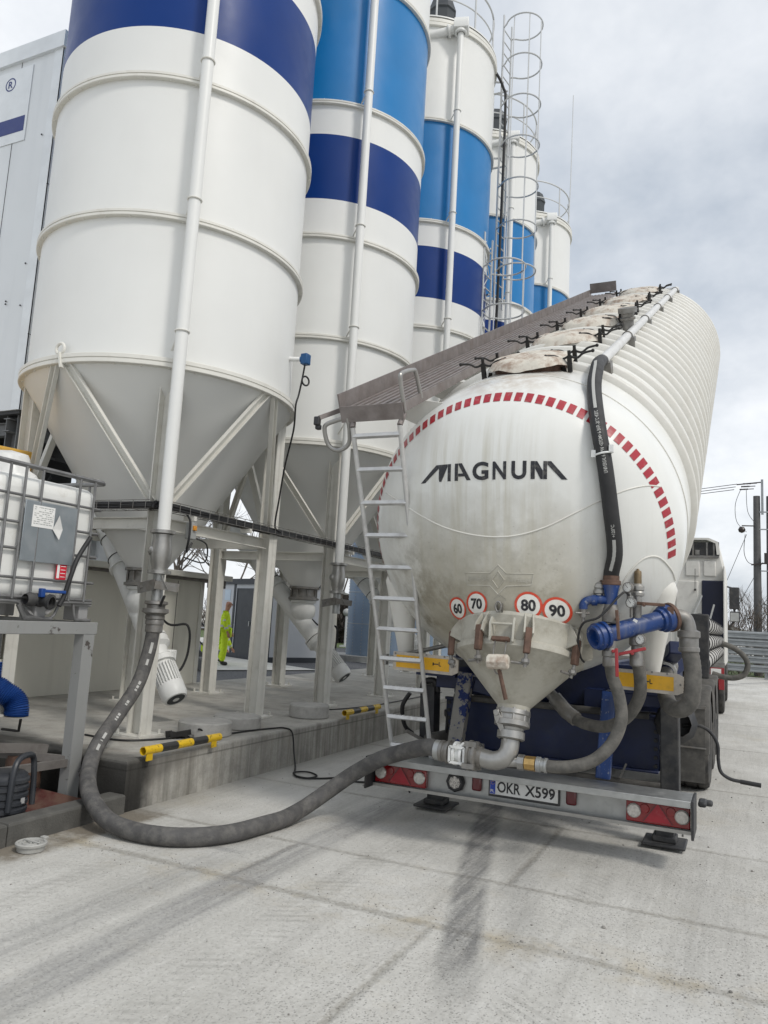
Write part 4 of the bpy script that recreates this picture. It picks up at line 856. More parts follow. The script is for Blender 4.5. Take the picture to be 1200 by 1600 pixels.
for gx,gy,gz in ((m1.x+.11,m1.y+.03,1.955),(m1.x+.13,m1.y+.04,1.85),(m1.x+.19,m1.y+.09,1.60)):
    b=MB(); b.lathe([(.0,-.02),(.034,-.02),(.036,.0),(.036,.012),(.031,.014)],(gx,gy,gz),GD,24); b.cyl((gx,gy,gz),(gx+.0,gy+.02,gz-.10),.011,seg=8) if gz>1.7 else b.cyl((gx,gy,gz),(gx,gy+.05,gz),.012,seg=8); ga=b.build('pressure_gauge','dull_steel',tr)
    b=MB(); b.lathe([(.031,.011),(.0,.0112)],(gx,gy,gz),GD,24); gf=b.build('gauge_dial','gauge_face',ga,smooth=False)
    u,w_=perp(GD); b=MB(); c_=V((gx,gy,gz))+GD*.0125; b.bar(c_-w_*.004-u*.004,c_+w_*.016+u*.014,.003,.001,GD)
    for q in range(9):
        an=-.8+q*.6; d_=u*cos(an)+w_*sin(an); b.bar(c_+d_*.022,c_+d_*.027,.002,.001,GD)
    b.build('dial_marks','lettering_black',ga,smooth=False)
b=MB(); b.tube(smoothpath([(m1.x+.05,m1.y-.03,1.88),(m1.x-.06,m1.y-.10,1.74),(m1.x-.17,m1.y-.10,1.69),(m1.x-.21,m1.y-.06,1.58),(m1.x-.20,m1.y-.02,1.46),(m1.x-.18,m1.y+.02,1.42)],8),.008,8); b.tube(smoothpath([(m1.x+.05,m1.y-.03,1.88),(m1.x+.09,m1.y,1.92),(m1.x+.12,m1.y+.03,1.90)],6),.008,8); b.build('gauge_line','cable',mf)
b=MB(); 
for z_ in (.03,-.03): b.box(m2+V((-.005,-.068,z_)),(.03,.004,.035),Matrix.Rotation(.5,3,'Y'))
b.build('paper_tag','paper',mf,smooth=False)
# ---- riser hose up over the rear end and the air pipe along the top
rz=[(m1.x,m1.y,1.98),(m1.x,m1.y,2.05)]
hp=[V(q) for q in rz]
for x,z in ((-.832,2.22),(-.848,2.50),(-.885,2.78),(-.94,3.05)): 
    q=proj(x,z,.068); hp.append(q)
PIPE_V=1.17; PIPE_X=-1.075
st0=T(PIPE_X+.04,.55,1.22); hp+=[T(-.985,.30,1.13),T(-1.02,.66,1.215),T(-1.055,1.0,1.225),T(PIPE_X,1.3,PIPE_V+.03)]
HP=smoothpath(hp,8)
b=MB(); b.tube(HP,.054,22); rh=b.build('riser_hose','black_rubber',tr)
# pale stripe and printing on the riser hose
def along(path,s):
    acc=0
    for i in range(len(path)-1):
        L_=(path[i+1]-path[i]).length
        if acc+L_>=s: return path[i].lerp(path[i+1],(s-acc)/L_),(path[i+1]-path[i]).normalized()
        acc+=L_
    return path[-1],(path[-1]-path[-2]).normalized()
def hose_strip(path,s0,s1,wid,R_,out,name,m,par,ang=0.,nseg=30):
    mb=MB();vs=[]
    for i in range(nseg+1):
        p,d=along(path,s0+(s1-s0)*i/nseg); o=V(out); o=(o-d*o.dot(d)).normalized(); sd=d.cross(o)
        for k in range(4):
            a_=ang+(k/3-.5)*wid/R_; vs.append(p+(o*cos(a_)+sd*sin(a_))*(R_+.0015))
    mb.add(vs,[(i*4+k,i*4+k+1,i*4+5+k,i*4+4+k) for i in range(nseg) for k in range(3)]); return mb.build(name,m,par)
def hose_text(path,txt,s0,size,R_,out,name,m,par,ang=0.,width=None):
    vs,fs=text2d(txt,size,.0006,width); vs,fs=grid_cut(vs,fs,.03); mb=MB();P=[]
    for a_,c_ in vs:
        p,d=along(path,s0+a_); o=V(out); o=(o-d*o.dot(d)).normalized(); sd=d.cross(o); an=ang-c_/R_
        P.append(p+(o*cos(an)+sd*sin(an))*(R_+.0018))
    mb.add(P,fs); return mb.build(name,m,par,smooth=False)
mat('hose_print',(.42,.42,.40),.7)
OUTH=(-.15,-1,.1)
hose_strip(HP,.12,.34,.022,.054,OUTH,'hose_stripe','hose_print',rh,.25)
hose_strip(HP,1.28,2.1,.022,.054,OUTH,'hose_stripe','hose_print',rh,.25)
hose_text(HP,'UNIVERSAL 6 APW <EPDM> 6 BAR -30°C +120°C',1.02,.034,.054,OUTH,'hose_printing','hose_print',rh,.25,.46)
hose_text(HP,'+120°C',.40,.03,.054,OUTH,'hose_printing','hose_print',rh,.25,.085)
for s_ in (.93,):
    p,d=along(HP,s_); b=MB(); b.tube([p+(perp(d)[0]*cos(2*pi*i/20)+perp(d)[1]*sin(2*pi*i/20))*.058 for i in range(20)],.007,6,closed=True); b.box(p+V((-.06,-.02,0)),(.03,.03,.05)); b.box(p+V((.06,-.03,.03)),(.03,.03,.05)); b.build('hose_strap','white_plastic',rh)
b=MB(); b.cyl(T(PIPE_X,1.22,PIPE_V+.03),T(PIPE_X,TANK_LEN-.3,PIPE_V+.03),.045,seg=20); b.tube(smoothpath([T(PIPE_X,TANK_LEN-.3,PIPE_V+.03),T(PIPE_X-.02,TANK_LEN-.05,PIPE_V+.02),T(PIPE_X-.3,TANK_LEN+.1,PIPE_V)],6),.045,12); mat('pipe_pale',(.62,.62,.605),.4,.2,var=.08,vs=9,dirt=((.40,.38,.35),.5,7,.5,.75)); ap=b.build('air_pipe','pipe_pale',tr)
s_=1.3
while s_<TANK_LEN:
    b=MB(); q=T(PIPE_X+.02,s_,PIPE_V-.04); b.bar(T(PIPE_X+.05,s_-.06,PIPE_V-.04),T(PIPE_X+.05,s_+.06,PIPE_V-.04),.06,.12,TV); b.tube([T(PIPE_X,s_,PIPE_V+.03)+(TX*cos(2*pi*i/18)+TV*sin(2*pi*i/18))*.05 for i in range(18)],.008,6,closed=True); b.build('pipe_bracket','dull_steel',ap); s_+=1.75
# ---- filling lids
LX=-1.60
rl_=random.Random(11)
mat('clamp_grip',(.5,.5,.48),.5,.5)
for i,s_ in enumerate((.92,2.5,4.0,5.6,7.3,9.2)):
    b=MB(); c0=T(LX,s_,TR-.035)
    b.lathe([(.30,0),(.30,.05),(.33,.055),(.33,.075)],c0,TV,40)
    hl=b.build('filling_neck','rust_and_shade_brown',tr)  # dark neck colour paints in the shaded gap under the lid
    b=MB(); vs=[];NR=9;NS=44
    for r_i in range(NR+1):
        for k in range(NS):
            rr_=.36*r_i/NR; a_=2*pi*k/NS; hgt=.15-.06*(rr_/.36)**3+.010*sin(5*a_+i)*(rr_/.36)**2+.006*sin(9*a_+2*i+rr_*20)*(rr_/.36)+rl_.uniform(-.004,.004)-(.035 if r_i==NR else 0)
            vs.append(c0+TX*(rr_*cos(a_))+TA*(rr_*sin(a_))+TV*hgt)
    b.add(vs,[(r_i*NS+k,r_i*NS+(k+1)%NS,(r_i+1)*NS+(k+1)%NS,(r_i+1)*NS+k) for r_i in range(NR) for k in range(NS)]); b.build('lid_cover','lid_cream',hl,ang=70)
    for k,(ax,ay) in enumerate(((-.37,-.14),(-.34,.20),(.35,-.12),(.33,.22))):
        b=MB(); q=c0+TX*ax+TA*ay
        b.bar(q-TV*.02,q+TV*.115,.034,.034,TA); b.cyl(q+TV*.115,q+TV*.155,.014,seg=10); sgn=-1 if ax<0 else 1
        for e in (-1,1):
            pth=smoothpath([q+TV*.11,q+TX*(e*.06)+TV*.09,q+TX*(e*.11)+TA*.02*e+TV*.12,q+TX*(e*.18)+TA*.05*e+TV*.13],5); b.tube(pth,.010,8)
            b.ball(pth[-1],.015,10,6)
        b.bar(q+TV*.03-TX*sgn*.06,q-TV*.10-TX*sgn*.02,.03,.02); b.build('lid_clamp','clamp_black',hl)
# top fitting (grey coupling on a stub)
b=MB(); c0=T(-1.16,3.85,TR-.08); b.lathe([(.045,0),(.065,.02),(.065,.12),(.085,.125),(.085,.15),(.072,.16),(.072,.20),(.105,.205),(.105,.26),(.085,.265),(0,.266)],c0,TV,26); b.ball(c0+TX*-.1+TV*.06,.05,14,8); b.tube(smoothpath([c0+TX*-.1+TV*.1,c0+TX*-.14+TV*.18,c0+TX*-.22+TV*.2],5),.009,6); b.build('vent_coupling','dull_steel',tr)
# ---- walkway
WX0,WX1,WV=-2.83,-2.30,1.19; WS0,WS1=-.26,11.5
wk=MB()
x=WX0+.04
while x<WX1-.02: wk.bar(T(x,WS0+.02,WV+.01),T(x,WS1,WV+.01),.032,.03,TV); x+=.068
for k in range(24): wk.bar(T(WX0,WS0+.2+k*.49,WV-.015),T(WX1,WS0+.2+k*.49,WV-.015),.03,.02,TV)
wk=wk.build('walkway','walkway_steel',tr)
b=MB(); b.bar(T(WX0-.004,WS0,WV+.06),T(WX0-.004,WS1+.1,WV+.06),.012,.16,TV); b.build('kick_plate','walkway_steel',wk)
b=MB(); b.bar(T(WX1+.004,WS0,WV+.005),T(WX1+.004,WS1,WV+.005),.012,.075,TV); b.bar(T(WX0,WS0-.008,WV-.02),T(WX1,WS0-.008,WV-.02),.125,.014,TA) ; b.build('walkway_edge','walkway_steel',wk)
b=MB(); b.bar(T(WX0+.0,WS1,WV+.16),T(WX1,WS1,WV+.16),.014,.2,TV); b.build('walkway_end_plate','walkway_steel',wk)
b=MB()
for k in range(13):
    s_=WS0+.45+k*.88
    b=MB(); b.add([T(x_,s_+e,v_) for e in (-.006,.006) for x_,v_ in ((WX0+.05,WV-.03),(WX1,WV-.03),(WX1+.34,WV-.10),(WX1+.26,WV-.18),(WX1-.02,WV-.26))],[(0,1,2,3,4),(9,8,7,6,5),(0,5,6,1),(1,6,7,2),(2,7,8,3),(3,8,9,4),(4,9,5,0)]); b.build('walkway_bracket','rib_white',wk,smooth=False)
b=MB(); b.tube(smoothpath([T(WX1-.0,WS0+.02,WV-.03),T(WX1,WS0+.02,WV+.20),T(WX1,WS0+.06,WV+.25),T(WX1,WS0+.28,WV+.24),T(WX1,WS0+.34,WV+.2),T(WX1,WS0+.38,WV+.0)],5),.017,10); b.build('grab_handle','raw_aluminium',wk)
b=MB(); lp=[T(WX0+.03,WS0+.02,WV-.05),T(WX0-.12,WS0-.02,WV-.08),T(WX0-.155,WS0-.03,WV-.13),T(WX0-.14,WS0-.03,WV-.25),T(WX0-.07,WS0-.02,WV-.30),T(WX0+.02,WS0-.0,WV-.26),T(WX0+.05,WS0,WV-.15),T(WX0+.05,WS0,WV-.05)]
b.tube(smoothpath(lp,5),.018,10); b.build('grab_loop','raw_aluminium',wk)
b=MB(); b.bar(T(WX0-.02,WS0+.25,WV),T(WX0-.19,WS0-.02,WV-.03),.035,.035); b.build('swing_arm','walkway_steel',wk)
b=MB(); b.box(T(WX0-.20,WS0-.04,WV-.05),(.05,.04,.07)); b.box(T(WX0-.20,WS0-.04,WV-.10),(.04,.045,.04)); b.build('arm_end','chassis_black',wk,bevel=.008)
# ---- access ladder
ld=MB(); A0=V((-2.395,6.30,.50));A1=V((-2.335,5.16,3.10)); C0=V((-2.735,6.27,.50)); C1=V((-2.735,5.16,3.10))
ld.cyl(A0,A1,.019,seg=14); ld.cyl(C0,C1,.019,seg=14); mat('ladder_alu',(.58,.58,.57),.42,.45,var=.1,vs=12,dirt=((.33,.31,.28),.5,9,.52,.78)); ladder=ld.build('access_ladder','ladder_alu',tr)
for k in range(11):
    t_=(.03+k*.0945); p0=C0.lerp(C1,t_); p1=A0.lerp(A1,t_); b=MB(); b.bar(p0,p1,.065 if t_<.4 else .04,.028,(0,.25,.97))
    if t_<.4:
        for q in range(9): b.box(p0.lerp(p1,(q+.7)/9.4)+V((0,-.0,.018)),(.012,.05,.010))
    b.build('rung','ladder_alu',ladder)
for A_,B_ in ((A1,T(WX1-.02,WS0+.05,WV-.05)),(C1,T(WX0+.08,WS0+.05,WV-.05))): b=MB(); b.cyl(A_,B_,.022,seg=12); b.build('ladder_top','walkway_steel',ladder)
b=MB(); b.cyl((-2.79,6.12,1.30),(-2.20,6.25,1.47),.019,seg=12); b.box((-2.785,6.11,1.30),(.05,.05,.09)); b.build('ladder_strut','dull_steel',ladder)
# ---- bumper
BL,BR=-2.83,-.33
b=MB(); b.bx(BL,BR,5.98,6.33,.488,.500); b.bx(BL,BR,5.98,5.992,.452,.488); bp=b.build('bumper','galvanised',tr,bevel=.003)
b=MB(); b.bx(BL+.01,BR-.01,6.17,6.185,.262,.486); b.build('bumper_face','galvanised',bp,smooth=False)
b=MB(); b.bx(BL,BR,6.10,6.168,.250,.262); b.bx(BL,BR,6.10,6.112,.262,.275); b.build('bumper_lip','raw_aluminium',bp,smooth=False)
for xe in (BR+.002,BL-.02): b=MB(); b.bx(xe,xe+.018,5.97,6.34,.245,.505); b.build('bumper_end','chassis_black',bp,bevel=.004)
for x0,x1,fl in ((BL+.01,BL+.47,1),(BR-.45,BR-.01,-1)):
    b=MB(); b.bx(x0,x1,6.115,6.168,.282,.430); lm=b.build('tail_lamp','lamp_red',tr,bevel=.008)
    for xc in (x0+.055,x1-.055): 
        b=MB(); b.lathe([(.050,0),(.050,.012),(.042,.02),(0,.022)],(xc,6.114,.362),(0,-1,0),28); b.build('lamp_lens','lamp_clear',lm)
    xm=(x0+x1)/2; b=MB(); b.add([(xm-.095,6.1125,.298),(xm+.095,6.1125,.298),(xm+.01,6.1125,.425),(xm-.01,6.1125,.425),(xm-.095,6.116,.298),(xm+.095,6.116,.298),(xm+.01,6.116,.425),(xm-.01,6.116,.425)],[(0,1,2,3),(4,7,6,5)]+[(i,(i+1)%4,4+(i+1)%4,4+i) for i in range(4)]); b.build('reflex_triangle','red_reflective',lm,smooth=False)
    for xc in (xm-.09,xm+.09): 
        b=MB(); b.lathe([(.034,0),(.03,.006),(0,.007)],(xc,6.114,.385),(0,-1,0),20); b.build('lamp_bulb_lens','lamp_red',lm)
    b=MB(); b.bar((xm-.10,6.110,.296),(xm-.005,6.110,.43),.006,.004,(0,-1,0)); b.bar((xm+.10,6.110,.296),(xm+.005,6.110,.43),.006,.004,(0,-1,0)); b.build('lens_ridge','lamp_dark_red',lm,smooth=False)
b=MB(); b.lathe([(.078,0),(.078,.03),(.066,.045),(.05,.046)],(-2.115,6.168,.365),(0,-1,0),8); wl=b.build('work_lamp','chassis_black',tr,smooth=False)
b=MB(); b.lathe([(.058,.04),(0,.044)],(-2.115,6.168,.365),(0,-1,0),20); b.build('lamp_lens','lamp_clear',wl)
for q in range(7):
    a_=q*2*pi/6; r_=0 if q==6 else .034
    b=MB(); b.ball((-2.115+r_*cos(a_),6.126,.365+r_*sin(a_)),.012,8,6); b.build('led','lamp_clear',wl)
for xc in (-1.935,-1.185):
    b=MB(); b.bx(xc-.04,xc+.04,6.135,6.168,.32,.44); b.build('red_reflector','lamp_dark_red',bp,bevel=.015)
PX0,PX1,PZ0,PZ1=-1.825,-1.285,.318,.440
b=MB(); b.bx(PX0-.012,PX1+.012,6.15,6.168,PZ0-.02,PZ1+.012); pf=b.build('plate_holder','chassis_black',tr,bevel=.004)
b=MB(); b.bx(PX0,PX1,6.145,6.149,PZ0,PZ1); b.build('number_plate','white_plastic',pf,smooth=False)
b=MB(); b.bx(PX0+.003,PX0+.045,6.142,6.1445,PZ0+.003,PZ1-.003); b.build('plate_band','plate_blue',pf,smooth=False)
flat_text('PL',.032,(PX0+.024,6.1415,PZ0+.025),(1,0,0),(0,0,1),.0004,.001).build('plate_letters','paper',pf,smooth=False)
b=MB()
for q in range(12): b.ball((PX0+.024+.012*cos(q*pi/6),6.1415,PZ1-.035+.012*sin(q*pi/6)),.0022,6,4)
b.build('plate_stars','board_yellow',pf)
for tx,xc,wd in (('OKR',(PX0+.155),.185),('X599',(PX0+.40),.235)):
    flat_text(tx,.112,(xc,6.1435,(PZ0+PZ1)/2),(1,0,0),(0,0,1),.0022,.001,wd).build('plate_letters','lettering_black',pf,smooth=False)
b=MB(); 
for xx,zz in ((PX0+.035,PZ1-.03),(PX1-.055,PZ0+.05),(PX0+.065,PZ0+.055)): b.ball((xx,6.143,zz),.006,8,6)
b.build('plate_screw','lettering_black',pf)
# tow eye on the right of the bumper
b=MB(); b.bx(BR+.02,BR+.08,6.5,6.68,.37,.41); b.bx(BR+.05,BR+.12,6.62,6.7,.36,.40); b.build('side_bracket','chassis_black',tr,bevel=.015)
# ---- chassis
b=MB(); b.bx(-2.53,-.63,7.0,7.03,.52,.93); b.bx(-2.53,-.63,6.95,7.0,.93,.955); b.bx(-2.53,-.63,6.93,7.0,.50,.52); b.bx(-2.1,-1.1,7.3,12,.60,.95); b.bx(-2.53,-.63,7.03,7.4,.75,.93); fr=b.build('chassis_frame','chassis_blue',tr,bevel=.006)
for x in (-2.50,-.66):
    for k in range(6): b=MB(); b.cyl((x,6.985,.55+k*.07),(x,7.0,.55+k*.07),.018,seg=6); b.build('frame_bolt','chassis_black',fr)
b=MB(); b.bar((-.52,6.72,.35),(-.52,6.62,1.12),.14,.16,(0,-1,0)); b.bx(-.62,-.42,6.6,6.75,.33,.40); b.build('rear_post','chassis_black',tr,bevel=.01)
b=MB(); b.bar((-2.66,6.95,.36),(-2.66,6.9,1.05),.14,.16,(0,-1,0)); b.tube(smoothpath([(-2.73,6.88,1.0),(-2.70,6.86,1.08),(-2.60,6.86,1.09),(-2.58,6.88,1.0)],5),.03,10); b.build('rear_post','chassis_black',tr,bevel=.01)
b=MB(); b.bar((-2.30,6.62,.50),(-2.26,6.75,1.20),.13,.10,(0,-1,0)); b.build('cradle_strut','chipped_blue',tr,bevel=.008)
b=MB(); b.bar((-1.02,6.58,.47),(-.99,6.66,1.15),.11,.10,(0,-1,0)); b.build('cradle_strut','pipe_blue',tr,bevel=.008)
b=MB(); b.bx(-2.55,-2.15,6.75,6.95,1.05,1.17); b.bx(-1.05,-.55,6.75,6.95,1.05,1.15); b.bar((-2.2,6.8,1.1),(-1.7,6.9,1.0),.12,.12); b.bar((-.75,7.6,1.25),(-.45,6.4,1.55),.12,.10); b.bar((-.95,7.0,1.0),(-.45,7.6,1.45),.10,.12); b.bx(-2.6,-.6,7.4,7.5,.95,1.35); b.build('pivot_frame','chassis_blue',tr,bevel=.01)
b=MB(); b.cyl((-2.4,6.85,.97),(-.7,6.85,.97),.03,seg=14); b.cyl((-2.5,6.93,.40),(-.6,6.93,.40),.035,seg=12); b.cyl((-2.5,6.5,.62),(-2.45,6.9,.62),.05,seg=12); b.build('cross_tube','mudguard',tr)
b=MB(); b.tube(smoothpath([(-2.44,6.78,.62),(-2.42,6.74,.75),(-2.44,6.74,.85),(-2.46,6.8,.80)],6),.012,8); b.build('air_line','cable',tr); b=MB(); b.tube(smoothpath([(-2.78,6.7,.98),(-2.85,6.7,.85),(-2.84,6.75,.68),(-2.80,6.85,.60)],6),.02,10); b.build('air_line','cable',tr)
b=MB(); b.bar((-2.82,6.75,.63),(-2.60,6.9,.50),.045,.03); b.build('steel_tie','dull_steel',tr); b=MB(); b.bar((-.93,6.9,.44),(-.88,6.88,.56),.016,.016); b.build('steel_tie','dull_steel',tr)
for xc in (-2.48,-.56):
    b=MB(); b.bx(xc-.07,xc+.07,6.65,6.79,.08,.42); lg=b.build('support_leg','chassis_black',tr,bevel=.008)
    b=MB(); b.bx(xc-.16,xc+.16,6.55,6.88,.022,.045); b.bx(xc-.09,xc+.09,6.62,6.81,.045,.09); b.build('foot_plate','chassis_black',lg,bevel=.01)
b=MB(); b.cyl((-.43,6.72,.09),(-.43,6.72,.16),.008,seg=6); b.build('leg_pin','dull_steel',tr)
# marker boards
for x0,x1,dz in ((-.90,-.375,0),(-2.68,-2.10,.0)):
    y0=6.05; ch=.05
    zl,zr=1.30,1.29
    b=MB(); pl=[(x0,zl-.075),(x1-ch,zr-.075),(x1,zr-.05),(x1,zr+.05),(x1-ch,zr+.075),(x0,zl+.075)]
    b.add([(x,y0,z) for x,z in pl]+[(x,y0+.02,z) for x,z in pl],[(5,4,3,2,1,0),tuple(range(6,12))]+[(i,(i+1)%6,6+(i+1)%6,6+i) for i in range(6)]); mb_=b.build('marker_board','board_edge',tr,smooth=False)
    b=MB(); pl=[(x0+.03,zl-.052),(x1-.075,zr-.05),(x1-.075,zr+.05),(x0+.03,zl+.05)]
    b.add([(x,y0-.003,z) for x,z in pl],[(3,2,1,0)]); b.build('reflective_panel','board_yellow',mb_,smooth=False)
    xm=x0+.40 if x0<-1.5 else x0+.27; zm=zl+(zr-zl)*.45; b=MB(); b.bx(xm-.04,xm+.01,y0-.006,y0-.0045,zm-.004,zm+.004); b.bx(xm-.04,xm-.03,y0-.006,y0-.0045,zm-.012,zm+.012); b.bx(xm+.014,xm+.020,y0-.006,y0-.0045,zm-.015,zm+.018); b.bx(xm+.020,xm+.034,y0-.006,y0-.0045,zm-.016,zm-.010); b.build('board_marking','lettering_black',mb_,smooth=False)
    b=MB()
    for xx,zz in ((x0+.02,zl+.06),(x1-.03,zr),(x0+.3,(zl+zr)/2+.07),(x1-.12,zr+.07)): b.cyl((xx,y0-.006,zz),(xx,y0,zz),.008,seg=6)
    b.build('board_bolt','dull_steel',mb_)
    b=MB(); b.bx(x0+.1,x0+.16,y0+.02,6.8,zl-.03,zl+.03); b.bx(x1-.2,x1-.14,y0+.02,6.8,zr-.03,zr+.03); b.build('board_bracket','chassis_black',mb_)
# side saddles of the tank
for sx in (1,-1):
    b=MB(); top=V((TX0+sx*1.075,6.15,2.12)); bot=V((TX0+sx*1.0,6.22,1.32)); N_=18; pts=[];rad=[]
    for i in range(N_+1):
        t_=i/N_; pts.append(top.lerp(bot,t_)); rad.append(max(.01,(.15*(1-t_)+.062*t_)*min(1,(t_/.16))**.5))
    b.tube(pts,rad,28); b.build('tank_saddle','tank_white',tr,ang=70)
    b=MB(); b.bx(TX0+sx*.72,TX0+sx*1.1,6.7,8.2,1.15,1.30); b.build('saddle_beam','chassis_blue',tr)
# crank handle
b=MB(); b.tube(smoothpath([(-.45,7.0,.905),(-.32,7.0,.915),(-.235,7.0,.87),(-.185,7.0,.78),(-.18,7.0,.66),(-.16,7.0,.57),(-.09,7.0,.525),(.0,7.0,.515)],6),.014,10); ck=b.build('crank_handle','chassis_black',tr)
b=MB(); b.cyl((-.02,7.0,.515),(.13,7.0,.505),.018,seg=12); b.build('crank_grip','cable',ck)
b=MB(); b.lathe([(.02,0),(.15,.02),(.17,.05),(.17,.10),(.10,.18)],(-.52,7.0,.93),(.3,-1,0),10); b.build('landing_gear_box','chassis_black',tr)
# wheels and mudguards
def wheel(parent,xo,yc,side,r=.50,wd=.36):
    b=MB(); x=xo
    pr_=[(.29,.02),(.31,0),(.42,-.012),(.475,.0),(.497,.03),(.50,.06),(.50,.10),(.488,.105),(.488,.125),(.50,.13),(.50,wd-.13),(.488,wd-.125),(.488,wd-.105),(.50,wd-.10),(.50,wd-.06),(.497,wd-.03),(.475,wd),(.42,wd+.012),(.31,wd),(.29,wd-.02)]
    b.lathe([(q[0]*r/.5,q[1]) for q in pr_],(x,yc,r),(-side,0,0),48); ty=b.build('wheel','tyre',parent)
    b=MB(); b.lathe([(.29,.03),(.27,.05),(.26,.12),(.20,.14),(.17,.10),(.13,.06),(.12,.04),(0,.035)],(x,yc,r),(-side,0,0),32)
    for q in range(10): b.cyl((x-side*.10,yc+.165*cos(q*pi/5),r+.165*sin(q*pi/5)),(x-side*.07,yc+.165*cos(q*pi/5),r+.165*sin(q*pi/5)),.014,seg=6)
    b.build('rim','dull_steel',ty)
def mudguard(parent,xo,yc,side,r=.60,wd=.42,a0=-.15,a1=pi+.15):
    b=MB()
    vs=[];n_=24
    for i in range(n_+1):
        a_=a0+(a1-a0)*i/n_
        for rr_,xx in ((r-.05,0),(r,.005),(r+.012,.03),(r+.012,wd-.03),(r,wd-.005),(r-.05,wd)): vs.append((xo+side*.02-side*xx,yc+rr_*cos(a_),.5+rr_*sin(a_)))
    b.add(vs,[(i*6+k,i*6+k+1,i*6+7+k,i*6+6+k) for i in range(n_) for k in range(5)]); b.build('mudguard','mudguard',parent,ang=50)
for side,xo in ((1,-.33),(-1,-2.86)):
    for yc in (9.45,10.76,12.07):
        wheel(tr,xo,yc,side)
        mudguard(tr,xo,yc,side,a0=.25,a1=pi-.1 if yc>9.5 else pi+.1)
    b=MB(); b.bx(xo-side*.02,xo-side*.40,8.78,8.80,.16,.92); b.build('mud_flap','mudguard',tr)
    b=MB(); b.bx(xo-side*.01,xo-side*.41,8.765,8.778,.50,.515); b.bx(xo-side*.01,xo-side*.41,8.765,8.778,.90,.93); b.build('flap_rail','dull_steel',tr)
for yy in (9.45,10.76,12.07): b=MB(); b.bx(-2.5,-.7,yy-.1,yy+.1,.42,.58); b.build('axle','chassis_black',tr)
# side frame, lifting ram and front leg
b=MB(); b.bx(-2.05,-1.9,7.2,19.3,.90,1.12); b.bx(-1.29,-1.14,7.2,19.3,.90,1.12); b.build('frame_rail','chassis_blue',tr)
b=MB(); b.cyl((TX0,16.2,1.0),(TX0,15.4,4.4),.12,seg=18); b.cyl((TX0,15.7,3.2),(TX0,15.2,5.6),.09,seg=18); b.build('lifting_ram','dull_steel',tr)
# spare hoses in the side carrier
b=MB(); b.box((-.41,9.0,1.54),(.19,.03,.68)); cr_=b.build('carrier_plate','chassis_black',tr,bevel=.03)
for zc in (1.78,1.565,1.35):
    b=MB(); pth=[(-.43,9.05+.1*i,zc) for i in range(80)]; b.tube(pth,[.105]*80,18); hr=b.build('spare_hose','hose_roll_grey',tr)
    for q in range(9):
        b=MB(); b.tube([(-.43+.108*cos(2*pi*i/20),9.3+q*.85,zc+.108*sin(2*pi*i/20)) for i in range(20)],.008,5,closed=True); b.build('hose_band','cable',hr)
b=MB(); b.bar((-.50,9.1,1.85),(-.42,9.5,2.1),.03,.02); b.build('carrier_latch','galvanised',tr); b=MB(); b.bar((-.42,12.0,1.85),(-.36,12.1,2.1),.03,.02); b.build('carrier_latch','galvanised',tr)
b=MB(); b.tube(smoothpath([(-.45,15.5,1.50),(-.30,15.5,1.52),(-.10,15.5,1.44),(.05,15.5,1.30),(.09,15.5,1.15),(.03,15.5,1.0),(-.12,15.5,.93),(-.30,15.5,.93),(-.5,15.5,.98)],8),.05,14); b.build('loose_hose','dusty_hose',tr)
# ---------------------------------------------------------------- tractor unit
tc_=thing('tractor_truck','white tractor unit with a tall cab in front of the tank trailer','truck',(TX0,20.5,0))
b=MB()
CX0,CX1,CY0,CY1=-2.84,-.345,20.8,23.0
b.add([(CX0,CY0,.95),(CX1,CY0,.95),(CX1,CY1,.95),(CX0,CY1,.95),(CX0,CY0,3.25),(CX1,CY0,3.25),(CX1,CY1,3.1),(CX0,CY1,3.1),(CX0+.16,CY0+.02,3.95),(CX1-.16,CY0+.02,3.95),(CX1-.2,CY1-.75,3.85),(CX0+.2,CY1-.75,3.85)],[(3,2,1,0),(0,1,5,4),(1,2,6,5),(2,3,7,6),(3,0,4,7),(4,5,9,8),(5,6,10,9),(6,7,11,10),(7,4,8,11),(8,9,10,11)])
b.build('cab_body','cab_white',tc_,bevel=.06)
for x0,x1,z0,z1 in ((-1.50,-.98,2.05,3.0),(-1.50,-.98,1.25,1.95),(-2.1,-1.6,1.25,3.0),(-1.28,-.95,3.12,3.52),(-.86,-.58,3.12,3.52)):
    b=MB(); b.bx(x0,x1,CY0-.03,CY0+.01,z0,z1); b.build('back_panel','cab_white',tc_,bevel=.028)
b=MB(); b.bx(-.90,-.36,CY0-.05,CY0+.01,1.35,3.02); b.build('side_deflector','deep_navy',tc_,bevel=.04)
b=MB(); b.bx(-1.9,-.50,CY0-.02,CY0+.01,3.60,3.98); b.build('roof_cavity','chassis_black',tc_)
b=MB()
for x in (-.62,-.78,-1.1,-1.35): b.bx(x-.02,x+.02,CY0-.05,CY0-.015,3.6,3.98)
b.bx(-1.9,-.5,CY0-.06,CY0-.02,3.58,3.64); b.bx(-1.05,-.95,CY0-.05,CY0-.02,3.66,3.78); b.bx(-1.3,-1.2,CY0-.05,CY0-.02,3.64,3.74); b.build('deflector_stays','dull_steel',tc_)
b=MB(); P=[]
for i in range(9):
    t=i/8; P.append((CY0-.10+1.9*t,4.08-.02*t+.06*sin(t*pi)))
vs=[]
for y,z in P: vs+=[(-2.75,y,z-.1),(-2.45,y,z),(-.74,y,z),(-.52,y,z-.10),(-.47,y,z-.42),(-.55,y,z-.42),(-.58,y,z-.14),(-.78,y,z-.05),(-2.45,y,z-.05)]
b.add(vs,[(i*9+k,i*9+(k+1)%9,i*9+9+(k+1)%9,i*9+9+k) for i in range(8) for k in range(9)]+[tuple(range(9)),tuple(range(72,81))]); b.build('roof_fairing','cab_white',tc_,ang=50)
